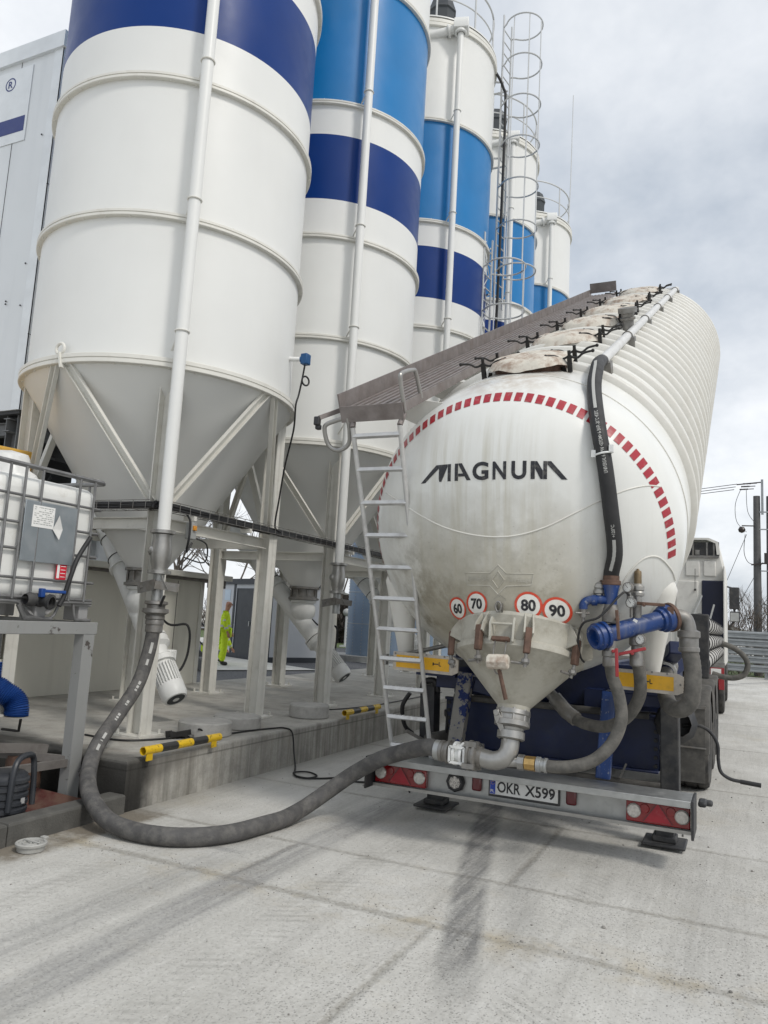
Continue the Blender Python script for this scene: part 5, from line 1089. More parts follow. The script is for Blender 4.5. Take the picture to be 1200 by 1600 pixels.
b=MB(); b.bx(-.40,-.36,CY0-.5,CY0+.05,1.0,3.35); b.build('side_fairing','cab_white',tc_,bevel=.015)
b=MB(); b.bar((-.36,21.9,2.95),(-.18,21.85,2.9),.04,.04); b.bar((-.30,21.9,1.9),(-.16,21.85,2.1),.04,.04); b.box((-.17,21.85,2.65),(.24,.14,.56)); b.box((-.16,21.85,2.18),(.24,.14,.26)); b.bar((-.17,21.85,2.4),(-.17,21.85,2.28),.05,.05); mr=b.build('wing_mirror','chassis_black',tc_,bevel=.03)
b=MB(); b.add([(-.265,21.775,2.06),(-.065,21.775,2.06),(-.065,21.775,2.28),(-.265,21.775,2.28)],[(0,1,2,3)]); b.build('mirror_glass','galvanised',mr,smooth=False)
b=MB(); b.bx(-2.0,-1.18,17.2,23.0,.72,.98); b.bx(-2.2,-1.0,18.2,19.6,.98,1.12); b.build('chassis','chassis_black',tc_)
for side,xo in ((1,-.36),(-1,-2.83)):
    wheel(tc_,xo,18.75,side,wd=.6); wheel(tc_,xo,22.35,side,wd=.34)
    mudguard(tc_,xo,18.75,side,r=.58,wd=.62,a0=.2,a1=pi-.2)
b=MB(); b.bx(-.95,-.40,19.5,20.9,.45,1.0); b.build('fuel_tank','galvanised',tc_,bevel=.08)
b=MB(); b.cyl((-1.05,CY0-.12,2.75),(-1.05,CY0-.12,3.3),.008,seg=6); b.ball((-1.05,CY0-.06,2.78),.03,10,6); b.build('radio_aerial','chassis_black',tc_)
b=MB(); b.bx(-.62,-.34,17.92,17.95,.55,1.0); b.build('rear_lamp_board','red_handle',tc_); b=MB(); b.bx(-.60,-.40,17.90,17.915,.78,.98); b.build('plate_white','paper',tc_)

# ---------------------------------------------------------------- delivery hose
HS=V((-6.25+1.23,6.93-1.19,ZP))
hq=[HS+V((0,0,1.10)),HS+V((0,-.01,1.0)),V((-5.022,5.70,1.205)),V((-4.98,5.55,.93)),V((-4.911,5.25,.675)),V((-4.833,4.98,.475)),V((-4.682,4.76,.31)),V((-4.44,4.56,.205)),V((-4.17,4.46,.10)),V((-3.91,4.44,.068)),V((-3.675,4.463,.066)),V((-3.516,4.542,.066)),V((-3.395,4.67,.066)),V((-3.308,4.854,.066)),V((-3.265,5.118,.066)),V((-3.23,5.36,.068)),V((-3.20,5.60,.105)),V((-3.085,5.76,.215)),V((-2.95,5.84,.332)),V((-2.79,5.84,.44)),V((-2.61,5.80,.54)),V((-2.38,5.75,.63)),HOSE_END+V((-.10,.02,.01)),HOSE_END]
HPa=smoothpath(hq,8)
b=MB(); b.tube(HPa,.063,24)
hose=thing('delivery_hose','thick grey rubber delivery hose looping from the nearest silo across the concrete to the tanker','hose',(-3.62,4.70,0))
hm=b.build('hose_body','hose_rubber',hose)
hose_strip(HPa,.20,.32,.025,.066,(.9,-.4,.2),'hose_stripe','hose_print',hose,.2)
for s0,s1 in ((.38,.44),(.62,.655),(.67,.70),(.715,.735),(.86,.89),(.90,.915),(1.02,1.045),(1.055,1.075),(1.085,1.10),(1.26,1.33),(1.35,1.36),(1.40,1.47)): hose_strip(HPa,s0,s1,.022,.066,(.9,-.4,.2),'hose_stripe','hose_print',hose,.2,6)
c0=HS+V((0,0,.82))
b=MB(); b.lathe([(.06,.47),(.105,.465),(.11,.44),(.085,.43),(.085,.40),(.12,.395),(.122,.36),(.10,.35),(.085,.335),(.09,.33),(.09,.30),(.08,.295),(.085,.28),(.085,.25),(.078,.245),(.08,.23),(.08,.18),(.066,.17)],c0,(0,0,1),32); b.build('hose_coupling','dull_steel',hose)
b=MB(); b.bar(c0+V((.09,-.05,.42)),c0+V((.15,-.07,.52)),.02,.015); b.build('coupling_lever','black_rubber',hose)
# mallet hanging on the cone
q=FL(-.02,FLR-.03,.33)+V((0,-.06,0))
ml=thing('mallet','pale worn mallet hanging head up on the discharge cone','mallet',q)
b=MB(); b.lathe([(.0,-.075),(.045,-.075),(.052,-.068),(.054,0),(.052,.068),(.045,.075),(0,.075)],q,(1,0,.05),8); b.build('mallet_head','lid_cream',ml,bevel=.006)
b=MB(); b.cyl(q+V((.01,0,-.05)),q+V((.065,.0,-.25)),.014,.015,seg=12); b.build('mallet_handle','rust_and_shade_brown',ml)
b=MB(); b.tube(smoothpath([q+V((-.03,.02,.15)),q+V((-.035,0,.05)),q+V((-.02,-.0,-.065)),q+V((.02,-.0,-.068)),q+V((.045,0,.05)),q+V((.05,.02,.15))],5),.006,8); b.build('wire_loop','dull_steel',ml)
# ---------------------------------------------------------------- on and by the pavement
for i,(x,y,r_,h_,lab) in enumerate(((-4.87,6.45,.265,.135,'grey concrete disc nearest the hose, lying beside the black clamp'),(-4.93,7.08,.255,.125,'grey concrete disc between the other two, by the right leg of the nearest silo'),(-4.82,8.42,.245,.15,'thicker grey concrete disc beside the leg of the second silo'))):
    b=MB(); b.lathe([(0,0),(r_-.01,0),(r_,.008),(r_,h_-.012),(r_-.012,h_),(0,h_)],(x,y,.402),(0,0,1),48); single(b,'concrete_disc','concrete_block',lab,'concrete disc',(x,y,.402),'concrete discs on the slab edge')
def bumper_tube(y0,y1,lab,gap):
    t=thing('bumper_tube',lab,'edge guard',(-4.43,(y0+y1)/2,.43),'striped guard tubes on the slab edge'); n=5;x=-4.435;z=.465
    for k in range(n):
        a=y0+(y1-y0)*k/n; c_=y0+(y1-y0)*(k+1)/n; b=MB(); b.lathe([(.030,0),(.035,0),(.035,c_-a),(.030,c_-a),(.030,0)],(x,a,z),(0,1,0),24); b.build('tube_section','yellow_paint' if k%2==0 else 'black_paint',t)
    for yy in (y0+.06,y1-.1):
        b=MB(); b.bx(x+.014,x+.024,yy-.035,yy+.035,.385,.455); b.build('mounting_lug','yellow_paint',t)
bumper_tube(5.08,6.10,'yellow and black striped guard tube nearest the hose on the slab edge',0)
bumper_tube(8.62,9.62,'yellow and black striped guard tube on the slab edge behind the ladder foot',0)
b=MB(); b.tube(smoothpath([(-5.6,5.6,.41),(-5.1,5.62,.412),(-4.85,6.2,.412),(-4.80,6.26,.45),(-4.75,6.20,.49),(-4.72,6.30,.45),(-4.70,6.5,.415),(-4.65,6.9,.412),(-4.58,7.2,.412),(-4.50,7.35,.41),(-4.44,7.42,.36),(-4.40,7.42,.15),(-4.33,7.35,.02),(-4.15,7.05,.012),(-3.98,7.0,.012),(-3.95,7.15,.014),(-4.12,7.25,.016),(-4.2,7.1,.02),(-4.0,6.95,.018),(-3.8,7.15,.012),(-3.72,7.4,.012),(-3.62,7.5,.014),(-3.68,7.3,.016),(-3.55,7.15,.014),(-3.3,7.3,.012),(-3.1,7.4,.012),(-2.9,7.1,.012)],8),.009,8)
single(b,'ground_cable','cable','thin black cable coiled on the concrete between slab and trailer','cable',(-4.3,7.3,0))
b=MB(); b.tube(smoothpath([(-5.2,8.9,.41),(-4.9,9.3,.412),(-4.75,10.2,.412),(-4.75,11.5,.412),(-4.8,13,.412)],8),.008,6); single(b,'slab_cable','cable','thin dark cable lying along the slab past the second silo','cable',(-4.8,10,.4))
b=MB(); b.add([(-4.92,6.03,.42),(-4.86,6.05,.47),(-4.80,6.10,.46),(-4.77,6.16,.43),(-4.80,6.20,.42),(-4.84,6.14,.45),(-4.88,6.12,.43)],[(0,1,2,5,6),(2,3,4,5)]); b.bar((-4.93,6.0,.43),(-4.78,6.12,.47),.03,.05); b.bar((-4.93,6.0,.46),(-4.80,6.1,.43),.025,.03); b.bar((-4.97,5.98,.44),(-4.92,6.02,.45),.02,.06); single(b,'earthing_clamp','clamp_black','black earthing clamp lying by the foot of the dirty silo leg','clamp',(-4.85,6.08,.41),bevel=.005)
# drain cap on the yard
dcap=thing('drain_cap','round grey cap with a raised rim lying beside the kerb','cap',(-4.27,3.90,0))
b=MB(); b.lathe([(.085,.004),(.088,.035),(.098,.038),(.100,.052),(.094,.058),(.082,.056),(.078,.046),(.060,.046),(.056,.056),(.046,.056),(.042,.046),(.012,.046),(.010,.056),(0,.057)],(-4.27,3.90,0),(0,0,1),48); b.build('cap_body','drain_cap',dcap)
b=MB(); b.box((-4.27,4.005,.06),(.045,.035,.018)); b.bar((-4.20,3.9,.06),(-4.34,3.9,.06),.012,.01); b.build('cap_tab','drain_cap',dcap,bevel=.004)
b=MB(); b.tube([(-6.35,5.3,.41),(-6.2,5.32,.41),(-6.16,5.33,.41),(-6.15,5.33,.52)],.013,8) ; single(b,'steel_hook','clamp_black','bent black rod standing on the slab behind the painted stand leg','rod',(-6.2,5.3,.4))

# ---------------------------------------------------------------- IBC container on its stand
FX=-5.0
ib=thing('ibc_container','white plastic liquid container in a steel cage on the painted stand','container',(-5.5,4.4,1.48))
Y0,Y1,Z0,Z1=3.86,4.93,1.63,2.60
b=MB(); b.bx(-6.08,FX-.03,Y0,Y1,Z0,Z1); bo=b.build('bottle','ibc_plastic',ib,bevel=.11); bo.modifiers['Bevel'].segments=6
b=MB(); b.lathe([(.10,Z1-.02),(.105,Z1+.04),(.12,Z1+.045),(.12,Z1+.075),(.0,Z1+.08)],(-5.5,4.28,0),(0,0,1),24); b.build('filler_cap','ibc_plastic',bo)
b=MB(); vs=[];rr=random.Random(4)
for i in range(7):
    for k in range(20):
        a=2*pi*k/20; r_=(.19-.012*i+(.025 if i<2 else 0))*(1+.10*sin(3*a+i)); vs.append((-5.42+r_*cos(a),4.30+r_*sin(a),Z1-.01+.035*i+rr.uniform(-.012,.012)+.02*sin(2*a)))
vs.append((-5.42,4.30,Z1+.24)); b.add(vs,[(i*20+k,i*20+(k+1)%20,i*20+20+(k+1)%20,i*20+20+k) for i in range(6) for k in range(20)]+[(120+k,120+(k+1)%20,140) for k in range(20)]); b.build('plastic_bag','plastic_film',ib,ang=50)
b=MB(); zr=[1.655,1.80,2.02,2.22,2.43,2.69]
for z in zr[:-1]: b.tube([(FX,Y0-.01,z),(FX,Y1-.03,z),(FX-.03,Y1+.01,z),(-6.06,Y1+.01,z),(-6.09,Y1-.03,z),(-6.09,Y0,z),(-6.06,Y0-.02,z),(FX-.02,Y0-.02,z)],.011,8,closed=True)
b.tube([(FX,Y0-.01,2.665),(FX+.005,Y1-.03,2.665),(FX-.03,Y1+.015,2.665),(-6.06,Y1+.015,2.665),(-6.09,Y1-.03,2.665),(-6.09,Y0,2.665),(-6.06,Y0-.02,2.665),(FX-.02,Y0-.02,2.665)],.020,8,closed=True)
for y in (3.97,4.11,4.27,4.65,4.81): b.tube([(FX+.012,y,2.655),(FX+.014,y,1.64)],.011,8)
for x in (-5.2,-5.5,-5.8): b.tube([(x,Y1+.022,2.655),(x,Y1+.022,1.64)],.011,8); b.tube([(x,Y0-.03,2.655),(x,Y0-.03,1.64)],.011,8)
b.build('cage','ibc_cage',ib)
b=MB(); b.bx(FX+.014,FX+.022,4.13,4.64,1.93,2.40); lp=b.build('label_panel','ibc_label_metal',ib,bevel=.003)
b=MB(); b.bx(FX+.023,FX+.025,4.20,4.41,2.20,2.37); pp=b.build('paper_label','paper',ib,smooth=False)
b=MB(); rt=random.Random(9)
for k in range(9):
    z=2.355-.016*k; y=4.215
    while y<4.395:
        w_=rt.uniform(.008,.03); 
        if rt.random()<.72: b.bx(FX+.0253,FX+.0258,y,min(y+w_,4.40),z-.0035,z+.0025)
        y+=w_+.006
b.build('print_lines','box_grey',pp,smooth=False)
b=MB(); b.add([(FX+.03,4.40,2.20),(FX+.05,4.455,2.12),(FX+.03,4.50,2.21),(FX+.03,4.455,2.32)],[(0,1,2,3)]); b.build('loose_sticker','plastic_film',ib,smooth=False)
b=MB(); b.bx(FX+.005,FX+.012,4.50,4.60,1.81,1.95); lr=b.build('red_label','label_red',ib,smooth=False)
b=MB(); b.bx(FX+.0125,FX+.0135,4.505,4.53,1.82,1.94); 
for k in range(4): b.bx(FX+.0125,FX+.0135,4.54,4.59,1.83+.028*k,1.835+.028*k)
b.build('label_print','paper',lr,smooth=False)
b=MB(); b.lathe([(.19,0),(.18,.01),(.14,.05),(.0,.055)],(FX-.035,4.42,1.70),(-1,0,0),28); b.build('valve_recess','hat_grey',ib)
b=MB(); b.lathe([(.05,-.02),(.055,.04),(.045,.05),(.045,.10),(.06,.105),(.06,.13),(.04,.135)],(FX-.03,4.38,1.64),(1,.25,-.1),18); b.lathe([(.05,-.0),(.055,.04),(.04,.08)],(FX+.05,4.28,1.64),(0,-1,0),14); b.build('outlet_tap','chassis_black',ib)
b=MB(); b.bar((FX+.05,4.36,1.71),(FX+.07,4.56,1.71),.03,.025); b.bx(FX+.03,FX+.07,4.33,4.37,1.66,1.73); b.build('tap_handle','duct_blue',ib,bevel=.006)
b=MB(); b.tube(smoothpath([(FX+.06,4.52,1.60),(FX+.06,4.56,1.68),(FX+.07,4.60,1.85),(FX+.06,4.66,2.0),(FX+.05,4.78,2.18)],8),.019,12); b.build('drain_tube','black_rubber',ib)
b=MB()
for y in (3.95,4.42,4.86): b.bx(FX-.20,FX-.02,y-.05,y+.05,1.485,1.62); b.bx(-6.08,-5.9,y-.05,y+.05,1.485,1.62)
b.bx(-6.08,FX-.01,Y0,Y1,1.60,1.635); b.build('pallet_foot','hat_grey',ib,bevel=.01)
b=MB(); b.tube(smoothpath([(FX+.01,3.9,1.62),(FX+.01,4.12,1.62),(FX+.01,4.2,1.60),(FX+.01,4.26,1.50),(FX+.01,4.33,1.492),(FX+.01,4.45,1.492),(FX+.01,4.52,1.52),(FX+.01,4.57,1.61),(FX+.01,4.66,1.63),(FX+.01,4.90,1.63)],5),.012,8); b.tube(smoothpath([(FX+.0,4.72,1.62),(FX+.0,4.75,1.50),(FX+.0,4.80,1.49),(FX+.0,4.92,1.49)],5),.012,8); b.tube([(FX+.01,4.18,1.60),(FX+.01,4.24,1.50),(FX+.01,4.5,1.49)],.02,6); b.build('pallet_runner','ibc_cage',ib)
sd=thing('steel_stand','chipped grey painted steel stand carrying the white container','stand',(-5.5,4.4,0.01))
b=MB(); b.bx(FX-.03,FX+.05,3.3,4.965,1.375,1.475); b.build('top_beam','stand_paint',sd,bevel=.005)
b=MB(); b.bx(-6.15,-6.05,3.3,4.965,1.375,1.475); b.bx(-6.05,FX-.03,4.865,4.965,1.375,1.475); b.bx(-6.05,FX-.03,3.3,3.4,1.375,1.475); b.build('top_beam','stand_paint',sd,bevel=.005)
for x,y in ((FX,4.88),(-6.1,4.88),(FX,3.35),(-6.1,3.35)): 
    b=MB(); b.bar((x,y,.03),(x,y,1.375),.10,.12,(0,-1,0)); b.bx(x-.08,x+.08,y-.07,y+.05,.012,.03); b.build('leg','stand_paint',sd)
b=MB(); b.bar((FX-.01,4.85,.36),(-5.9,4.3,.42),.05,.06,(0,0,1)); b.bar((FX-.0,4.82,.34),(FX+.0,3.4,.38),.05,.06,(0,0,1)); b.bar((FX-.25,4.84,.42),(-5.6,3.6,.55),.06,.07,(0,0,1)); b.build('lower_brace','stand_dark',sd)
b=MB(); b.lathe([(.14,0),(.14,.36),(.0,.365)],(-5.35,4.72,.02),(0,0,1),24); single(b,'old_pail','rust_and_shade_brown','rusty round pail under the painted stand','pail',(-5.35,4.72,.02))
t=thing('drip_tray','rusty red metal drip tray lying under the stand','tray',(-4.86,4.5,.02))
b=MB(); vs=[(-5.35,4.0,.03),(-4.74,4.0,.03),(-4.74,4.64,.03),(-5.35,4.64,.03),(-5.42,3.93,.13),(-4.66,3.93,.11),(-4.66,4.74,.11),(-5.42,4.74,.13)]
b.add(vs,[(0,1,2,3),(0,4,5,1),(1,5,6,2),(2,6,7,3),(3,7,4,0)]); o_=b.build('tray_pan','tray_red',t,smooth=False); sm_=o_.modifiers.new('Solid','SOLIDIFY'); sm_.thickness=.008
j=thing('canister','black ribbed canister with a carrying handle beside the kerb','canister',(-4.80,4.12,.02))
pr=[(0,.0),(.15,.0),(.155,.01)]
for k in range(6): pr+=[(.155,.03+k*.055),(.168,.04+k*.055),(.168,.065+k*.055),(.155,.075+k*.055)]
pr+=[(.15,.37),(.13,.385),(.06,.39),(0,.39)]
b=MB(); b.lathe([(a_,z_*.92) for a_,z_ in pr],(-4.82,4.10,.05),(0,0,1),40); b.build('canister_body','jerry_black',j)
b=MB(); b.tube(smoothpath([(-4.66,4.02,.16),(-4.66,4.03,.40),(-4.68,4.08,.50),(-4.72,4.2,.52),(-4.76,4.28,.48),(-4.76,4.30,.36),(-4.75,4.3,.15)],6),.022,10); b.build('carrying_handle','jerry_black',j)
b=MB(); b.add([(-4.655,4.115,.20),(-4.650,4.145,.20),(-4.650,4.145,.24),(-4.655,4.115,.24)],[(0,1,2,3)]); b.build('canister_label','hat_grey',j,smooth=False)
# blue flexible duct rising from the slab
b=MB(); pth=smoothpath([(-7.0,6.0,.41),(-7.0,6.0,.50),(-7.05,5.98,.58),(-7.15,5.9,.66),(-7.25,5.85,.76),(-7.27,5.85,.95)],14); b.tube(pth,[.115+(.010 if i%2 else -.004) for i in range(len(pth))],22); single(b,'flexible_duct','duct_blue','bright blue flexible duct bending down into the slab','duct',(-7.0,6.0,.4))
b=MB(); b.cyl((-7.27,5.85,.95),(-7.27,5.85,1.7),.07,seg=14); b.cyl((-7.27,5.85,.93),(-7.27,5.85,.98),.10,seg=14); single(b,'duct_stub','panel_beige','pale pipe stub that the blue duct hangs from','pipe',(-7.27,5.85,.4))

# ---------------------------------------------------------------- buildings
bb=thing('batching_plant','grey panelled plant house standing high on steel legs behind the nearest silo','building',(-10,9,.4))
BX=-8.78;BY=7.0
b=MB(); b.bx(-15,BX,BY,10,4.15,9.62); b.build('wall','panel_grey',bb,smooth=False)
b=MB(); b.bx(-15,BX+.05,BY-.05,10.05,9.5,9.75); b.build('roof_edge','panel_trim',bb,smooth=False)
b=MB(); b.bx(BX-.16,BX+.012,BY-.012,BY-.002,4.15,9.5); b.bx(BX+.002,BX+.012,BY-.012,BY+.16,4.15,9.5); b.build('corner_trim','panel_trim',bb,smooth=False)
b=MB()
for x in (-9.62,-10.6,-11.6): b.bx(x-.004,x+.004,BY-.004,BY+.002,4.15,9.5)
for z in (5.2,7.4): b.bx(BX-.005,BX+.015,BY-.014,BY+.16,z,z+.008)
b.build('panel_joint','underside_dark',bb,smooth=False)
b=MB(); b.bx(-13.5,-9.36,BY-.012,BY-.004,8.20,9.40); sb=b.build('sign_board','panel_trim',bb,smooth=False)
b=MB(); b.bx(-13.5,-9.405,BY-.016,BY-.0125,8.36,8.60); b.build('sign_stripe','sign_navy',sb,smooth=False)
b=MB(); vs,fs=ringpoly(.088,.108,40); o_=V((-9.80,BY-.0135,9.18)); b.add([o_+V((a_,0,c_)) for a_,c_ in vs],fs); b.build('sign_ring','sign_navy',sb,smooth=False)
flat_text('R',.155,(-9.80,BY-.0135,9.18),(1,0,0),(0,0,1),.003,.001).build('sign_letter','sign_navy',sb,smooth=False)
b=MB(); rr=random.Random(8)
for k in range(14):
    x=rr.choice((-9.42,-9.0,-8.92,-10.2,-9.7,-9.3)); z=rr.uniform(4.4,9.4); b.cyl((x,BY-.022,z),(x,BY-.01,z),.012,seg=6)
b.build('rivet','underside_dark',bb)
b=MB(); b.bx(-15,BX-.02,BY+.02,10,4.10,4.148); b.build('underside','underside_dark',bb,smooth=False)
b=MB()
for x in (-9.0,-11,-13):
    for y in (7.2,9.4): b.ibeam((x,y,.4),(x,y,4.1),.22,.22,.015,(1,0,0))
for z in (3.95,3.2,2.7): b.ibeam((-15,7.25,z),(BX,7.25,z),.12,.18,.012,(0,0,1)); b.ibeam((-9.0,7.0,z),(-9.0,9.6,z),.12,.18,.012,(0,0,1))
b.bar((-13,7.6,2.6),(-9.0,7.6,3.7),.12,.1); b.bar((-9.0,7.3,2.3),(-10.8,7.3,3.8),.1,.1); b.build('steel_frame','frame_grey',bb)
b=MB(); b.cyl((-9.35,9.0,1.5),(-9.35,9.0,4.05),.28,seg=24); b.cyl((-8.75,8.8,1.5),(-8.75,8.8,4.05),.16,seg=18); b.build('downpipe','panel_grey',bb)
b=MB()
for z in (2.7,3.0,3.3): b.tube([(-9.35+.29*cos(2*pi*i/24),9.0+.29*sin(2*pi*i/24),z) for i in range(24)],.012,6,closed=True)
b.build('pipe_band','cable',bb)
b=MB(); b.bx(-14.5,-10.2,8.2,9.3,2.3,3.9); b.lathe([(1.5,3.6),(.5,2.0)],(-11.4,8.6,0),(0,0,1),4); b.build('mixer','underside_dark',bb)
mx=thing('loader_cover','yellow painted machine cover behind the white container','machine',(-7.6,5.6,.4))
b=MB(); b.prism((-8.6,5.2,3.06),(-6.95,5.2,3.06),[(-.6,-.25),(.6,-.25),(.6,.05),(.3,.12),(-.6,.16)],(0,0,1)); b.build('cover','loader_yellow',mx,bevel=.03)
b=MB(); b.bx(-8.3,-8.1,5.0,5.5,.4,2.66); b.bx(-7.3,-7.15,5.0,5.5,.4,2.66); b.build('support','underside_dark',mx)
sh=thing('equipment_shed','low beige panelled shed with an overhanging roof behind the silo legs','shed',(-9.2,7.0,.4))
b=MB(); b.bx(-10.2,-8.25,3.0,10.55,.1,2.10); b.build('wall','panel_beige',sh,smooth=False)
for y in (4.6,5.7,6.8,7.9,9.0,9.9): b=MB(); b.bx(-8.252,-8.246,y-.006,y+.006,.4,2.06); b.build('panel_joint','stand_dark',sh,smooth=False)
b=MB(); b.bx(-8.252,-8.235,10.47,10.565,.1,2.09); b.bx(-8.34,-8.25,10.552,10.568,.1,2.09); b.build('corner_trim','steel_cream',sh,smooth=False)
b=MB(); b.bx(-10.5,-7.98,2.8,11.0,2.12,2.21); b.build('roof','steel_cream',sh,bevel=.01)
b=MB(); b.bx(-10.4,-8.05,2.9,10.9,2.08,2.118); b.bx(-8.2,-8.05,10.58,10.9,1.99,2.08); b.build('roof_soffit','stand_dark',sh,smooth=False)
# office cabin
cb=thing('site_cabin','grey portable cabin with a dark door behind the worker','cabin',(-14,20.5,.1)); 
A_=V((-16.2,21.62,.1)); U_=V((.905,-.425,0)).normalized(); N_=V((U_.y,-U_.x,0))   # N_ towards the camera
def cbx(mb,u0,u1,d0,d1,z0,z1):
    P=[A_+U_*u+N_*d+V((0,0,z)) for u in(u0,u1) for d in(d0,d1) for z in(z0,z1)]
    mb.add(P,[(0,1,3,2),(4,6,7,5),(0,4,5,1),(2,3,7,6),(0,2,6,4),(1,5,7,3)])
b=MB(); cbx(b,0,3.35,-2.4,0,.02,2.45); b.build('wall','cabin_grey',cb,smooth=False)
b=MB(); cbx(b,-.06,3.41,-2.46,.06,2.38,2.56); b.build('roof','cabin_dark',cb,smooth=False)
b=MB(); cbx(b,-.03,3.38,-2.43,.03,.0,.16); cbx(b,-.03,.08,-.05,.03,.16,2.4); cbx(b,3.30,3.38,-.05,.03,.16,2.4); cbx(b,1.02,1.14,-.02,.02,.16,2.4); b.build('frame','cabin_dark',cb,smooth=False)
b=MB(); cbx(b,1.32,2.32,.004,.035,.16,2.20); dr=b.build('door','door_dark',cb,smooth=False)
b=MB(); cbx(b,1.27,1.32,.004,.045,.16,2.25); cbx(b,2.32,2.37,.004,.045,.16,2.25); cbx(b,1.27,2.37,.004,.045,2.20,2.25); b.build('door_frame','cabin_dark',dr,smooth=False)
b=MB(); cbx(b,2.20,2.24,.036,.07,1.05,1.2); b.build('door_handle','galvanised',dr)
b=MB(); cbx(b,.42,.80,.003,.012,1.85,2.2); b.build('wall_notice','window_paper',cb,smooth=False)
# blue grey riveted silo in the distance
for (x,y,r_,lab) in ((-12.0,25.2,.95,'blue grey riveted steel silo seen past the screw conveyor'),(-11.6,29.6,1.35,'second blue grey riveted silo, behind the ladder rungs')):
    rs_=thing('riveted_silo',lab,'silo',(x,y,.1),'riveted silos behind')
    b=MB(); b.cyl((x,y,.3),(x,y,6.5),r_,seg=48); b.build('shell','riveted_blue',rs_)
    b=MB()
    for q in range(16):
        a_=2*pi*q/16
        for k in range(42):
            if sin(a_)>.5: continue
            b.box((x+r_*cos(a_),y+r_*sin(a_),.4+k*.11),(.025,.025,.035))
    for z in (1.4,2.5,3.6): b.tube([(x+(r_+.0)*cos(2*pi*i/40),y+(r_)*sin(2*pi*i/40),z) for i in range(40)],.012,5,closed=True)
    b.build('rivets','box_grey',rs_)
    b=MB(); b.lathe([(r_+.45,0),(r_+.45,.2),(0,.2)],(x,y,.1),(0,0,1),40); b.build('plinth','concrete_block',rs_)
# steps and yard fence behind
stp=thing('steel_steps','dark steel steps with handrails beside the shed','steps',(-11.9,15.6,.1))
for o_ in (0,.8):
    b=MB(); b.bar((-11.85-.42*o_,15.6+.9*o_,.12),(-12.65-.42*o_,15.25+.9*o_,.80),.05,.20,(0,0,1)); b.build('stringer','frame_grey',stp)
for k in range(4):
    b=MB(); b.bar((-11.98-.19*k,15.56-.085*k,.24+.16*k),(-12.30-.19*k,16.25-.085*k,.24+.16*k),.22,.03,(0,0,1)); b.build('tread','frame_grey',stp)
b=MB(); b.tube([(-11.85,15.6,.15),(-11.85,15.6,1.05),(-12.65,15.25,1.85),(-12.65,15.25,.85)],.025,8); b.cyl((-11.85,15.6,.6),(-12.65,15.25,1.35),.02,seg=8); b.tube(arc((-12.68,15.24,1.95),.08,(1,0,0),(0,0,1),0,5,12),.02,6); b.build('handrail','chassis_black',stp)
fn=thing('yard_fence','pale tubular yard fence beyond the steel steps','fence',(-17,21,.1))
b=MB()
for k in range(7): b.cyl((-20+k*.9,24.5-k*.35,.1),(-20+k*.9,24.5-k*.35,1.7),.04,seg=8)
b.build('fence_post','rail_grey',fn)
b=MB()
for z in (.35,.9,1.65): b.cyl((-20,24.5,z),(-14.6,22.4,z),.025,seg=8)
b.build('fence_rail','rail_grey',fn)
lp=thing('bollard_light','pale post with a round lamp head in front of the dark hedge','lamp post',(-17.8,34.2,.1))
b=MB(); b.cyl((-17.8,34.2,.1),(-17.8,34.2,1.65),.06,seg=12); b.bx(-18.0,-17.6,34,34.4,.1,.2); b.build('post','rail_grey',lp)
b=MB(); b.ball((-17.8,34.2,1.82),.19,16,10); b.build('lamp_head','box_grey',lp)
# ---------------------------------------------------------------- right hand side: guard rail wall, poles
gw=thing('barrier_wall','grey wall of stacked guard rail beams across the end of the yard','barrier',(6,36,0))
for z,i in ((.42,0),(.78,1),(1.12,2),(1.46,3),(1.78,4)):
    b=MB(); pr_=[(-.0,-.155),(.06,-.12),(.06,-.06),(0,-.03),(0,.03),(.06,.06),(.06,.12),(0,.155),(-.01,.155),(-.01,-.155)]
    b.add([(xx,36-p[0],z+p[1]) for xx in (-1.5,30) for p in pr_],[(k,(k+1)%10,10+(k+1)%10,10+k) for k in range(10)]+[tuple(range(10)),tuple(range(19,9,-1))]); b.build('rail_beam','guard_rail',gw,ang=50)
for k in range(9):
    b=MB(); b.ibeam((.9+k*3.2,36.1,0),(.9+k*3.2,36.1,2.0),.12,.16,.01,(0,1,0)); b.build('post','guard_rail',gw)
def pole(x,y,h,label):
    t=thing('utility_pole',label,'utility pole',(x,y,0),'utility poles beyond the yard')
    b=MB(); b.tube([(x,y,0),(x,y,h)],[.19,.145],14); b.build('pole_shaft','pole_wood',t); return t
p1=pole(.66,38.8,8.15,'left pole of the tall pair with the switch gear'); p2=pole(1.2,38.9,8.15,'right pole of the tall pair, at the edge of the picture')
PS=-.75
for z in (7.4,6.6,4.7,3.2,2.8): b=MB(); b.bar((0.6,38.7,z),(1.22,38.8,z),.07,.05); b.build('cross_brace','guard_rail',p1)
b=MB(); b.bar((0.89,38.7,7.28),(0.89,38.7,8.90),.12,.10); b.build('top_mast','guard_rail',p1)
b=MB()
for dz in (0,.13,.26):
    b.lathe([(.02,0),(.045,.03),(.02,.06),(.045,.09),(.02,.12),(.045,.15),(.02,.18),(.045,.21),(.02,.24),(.045,.27),(.02,.30),(.045,.33),(.02,.36),(.02,.6)],(.08-dz*.5,38.6,8.7-dz),(1,.1,.05),10)
b.bar((0.87,38.7,8.78),(-0.17,38.6,8.67),.04,.05); b.lathe([(.0,0),(.12,.05),(.16,.16),(.10,.28),(0,.3)],(0.03,38.6,6.41),(0,0,1),12); b.bar((0.03,38.6,6.75),(0.64,38.7,6.75),.05,.05); b.bar((0.41,38.6,4.96),(1.16,38.6,5.07),.06,.06); b.bx(.94,1.1,38.5,38.65,5.0,5.5); b.build('insulator','insulator',p1)
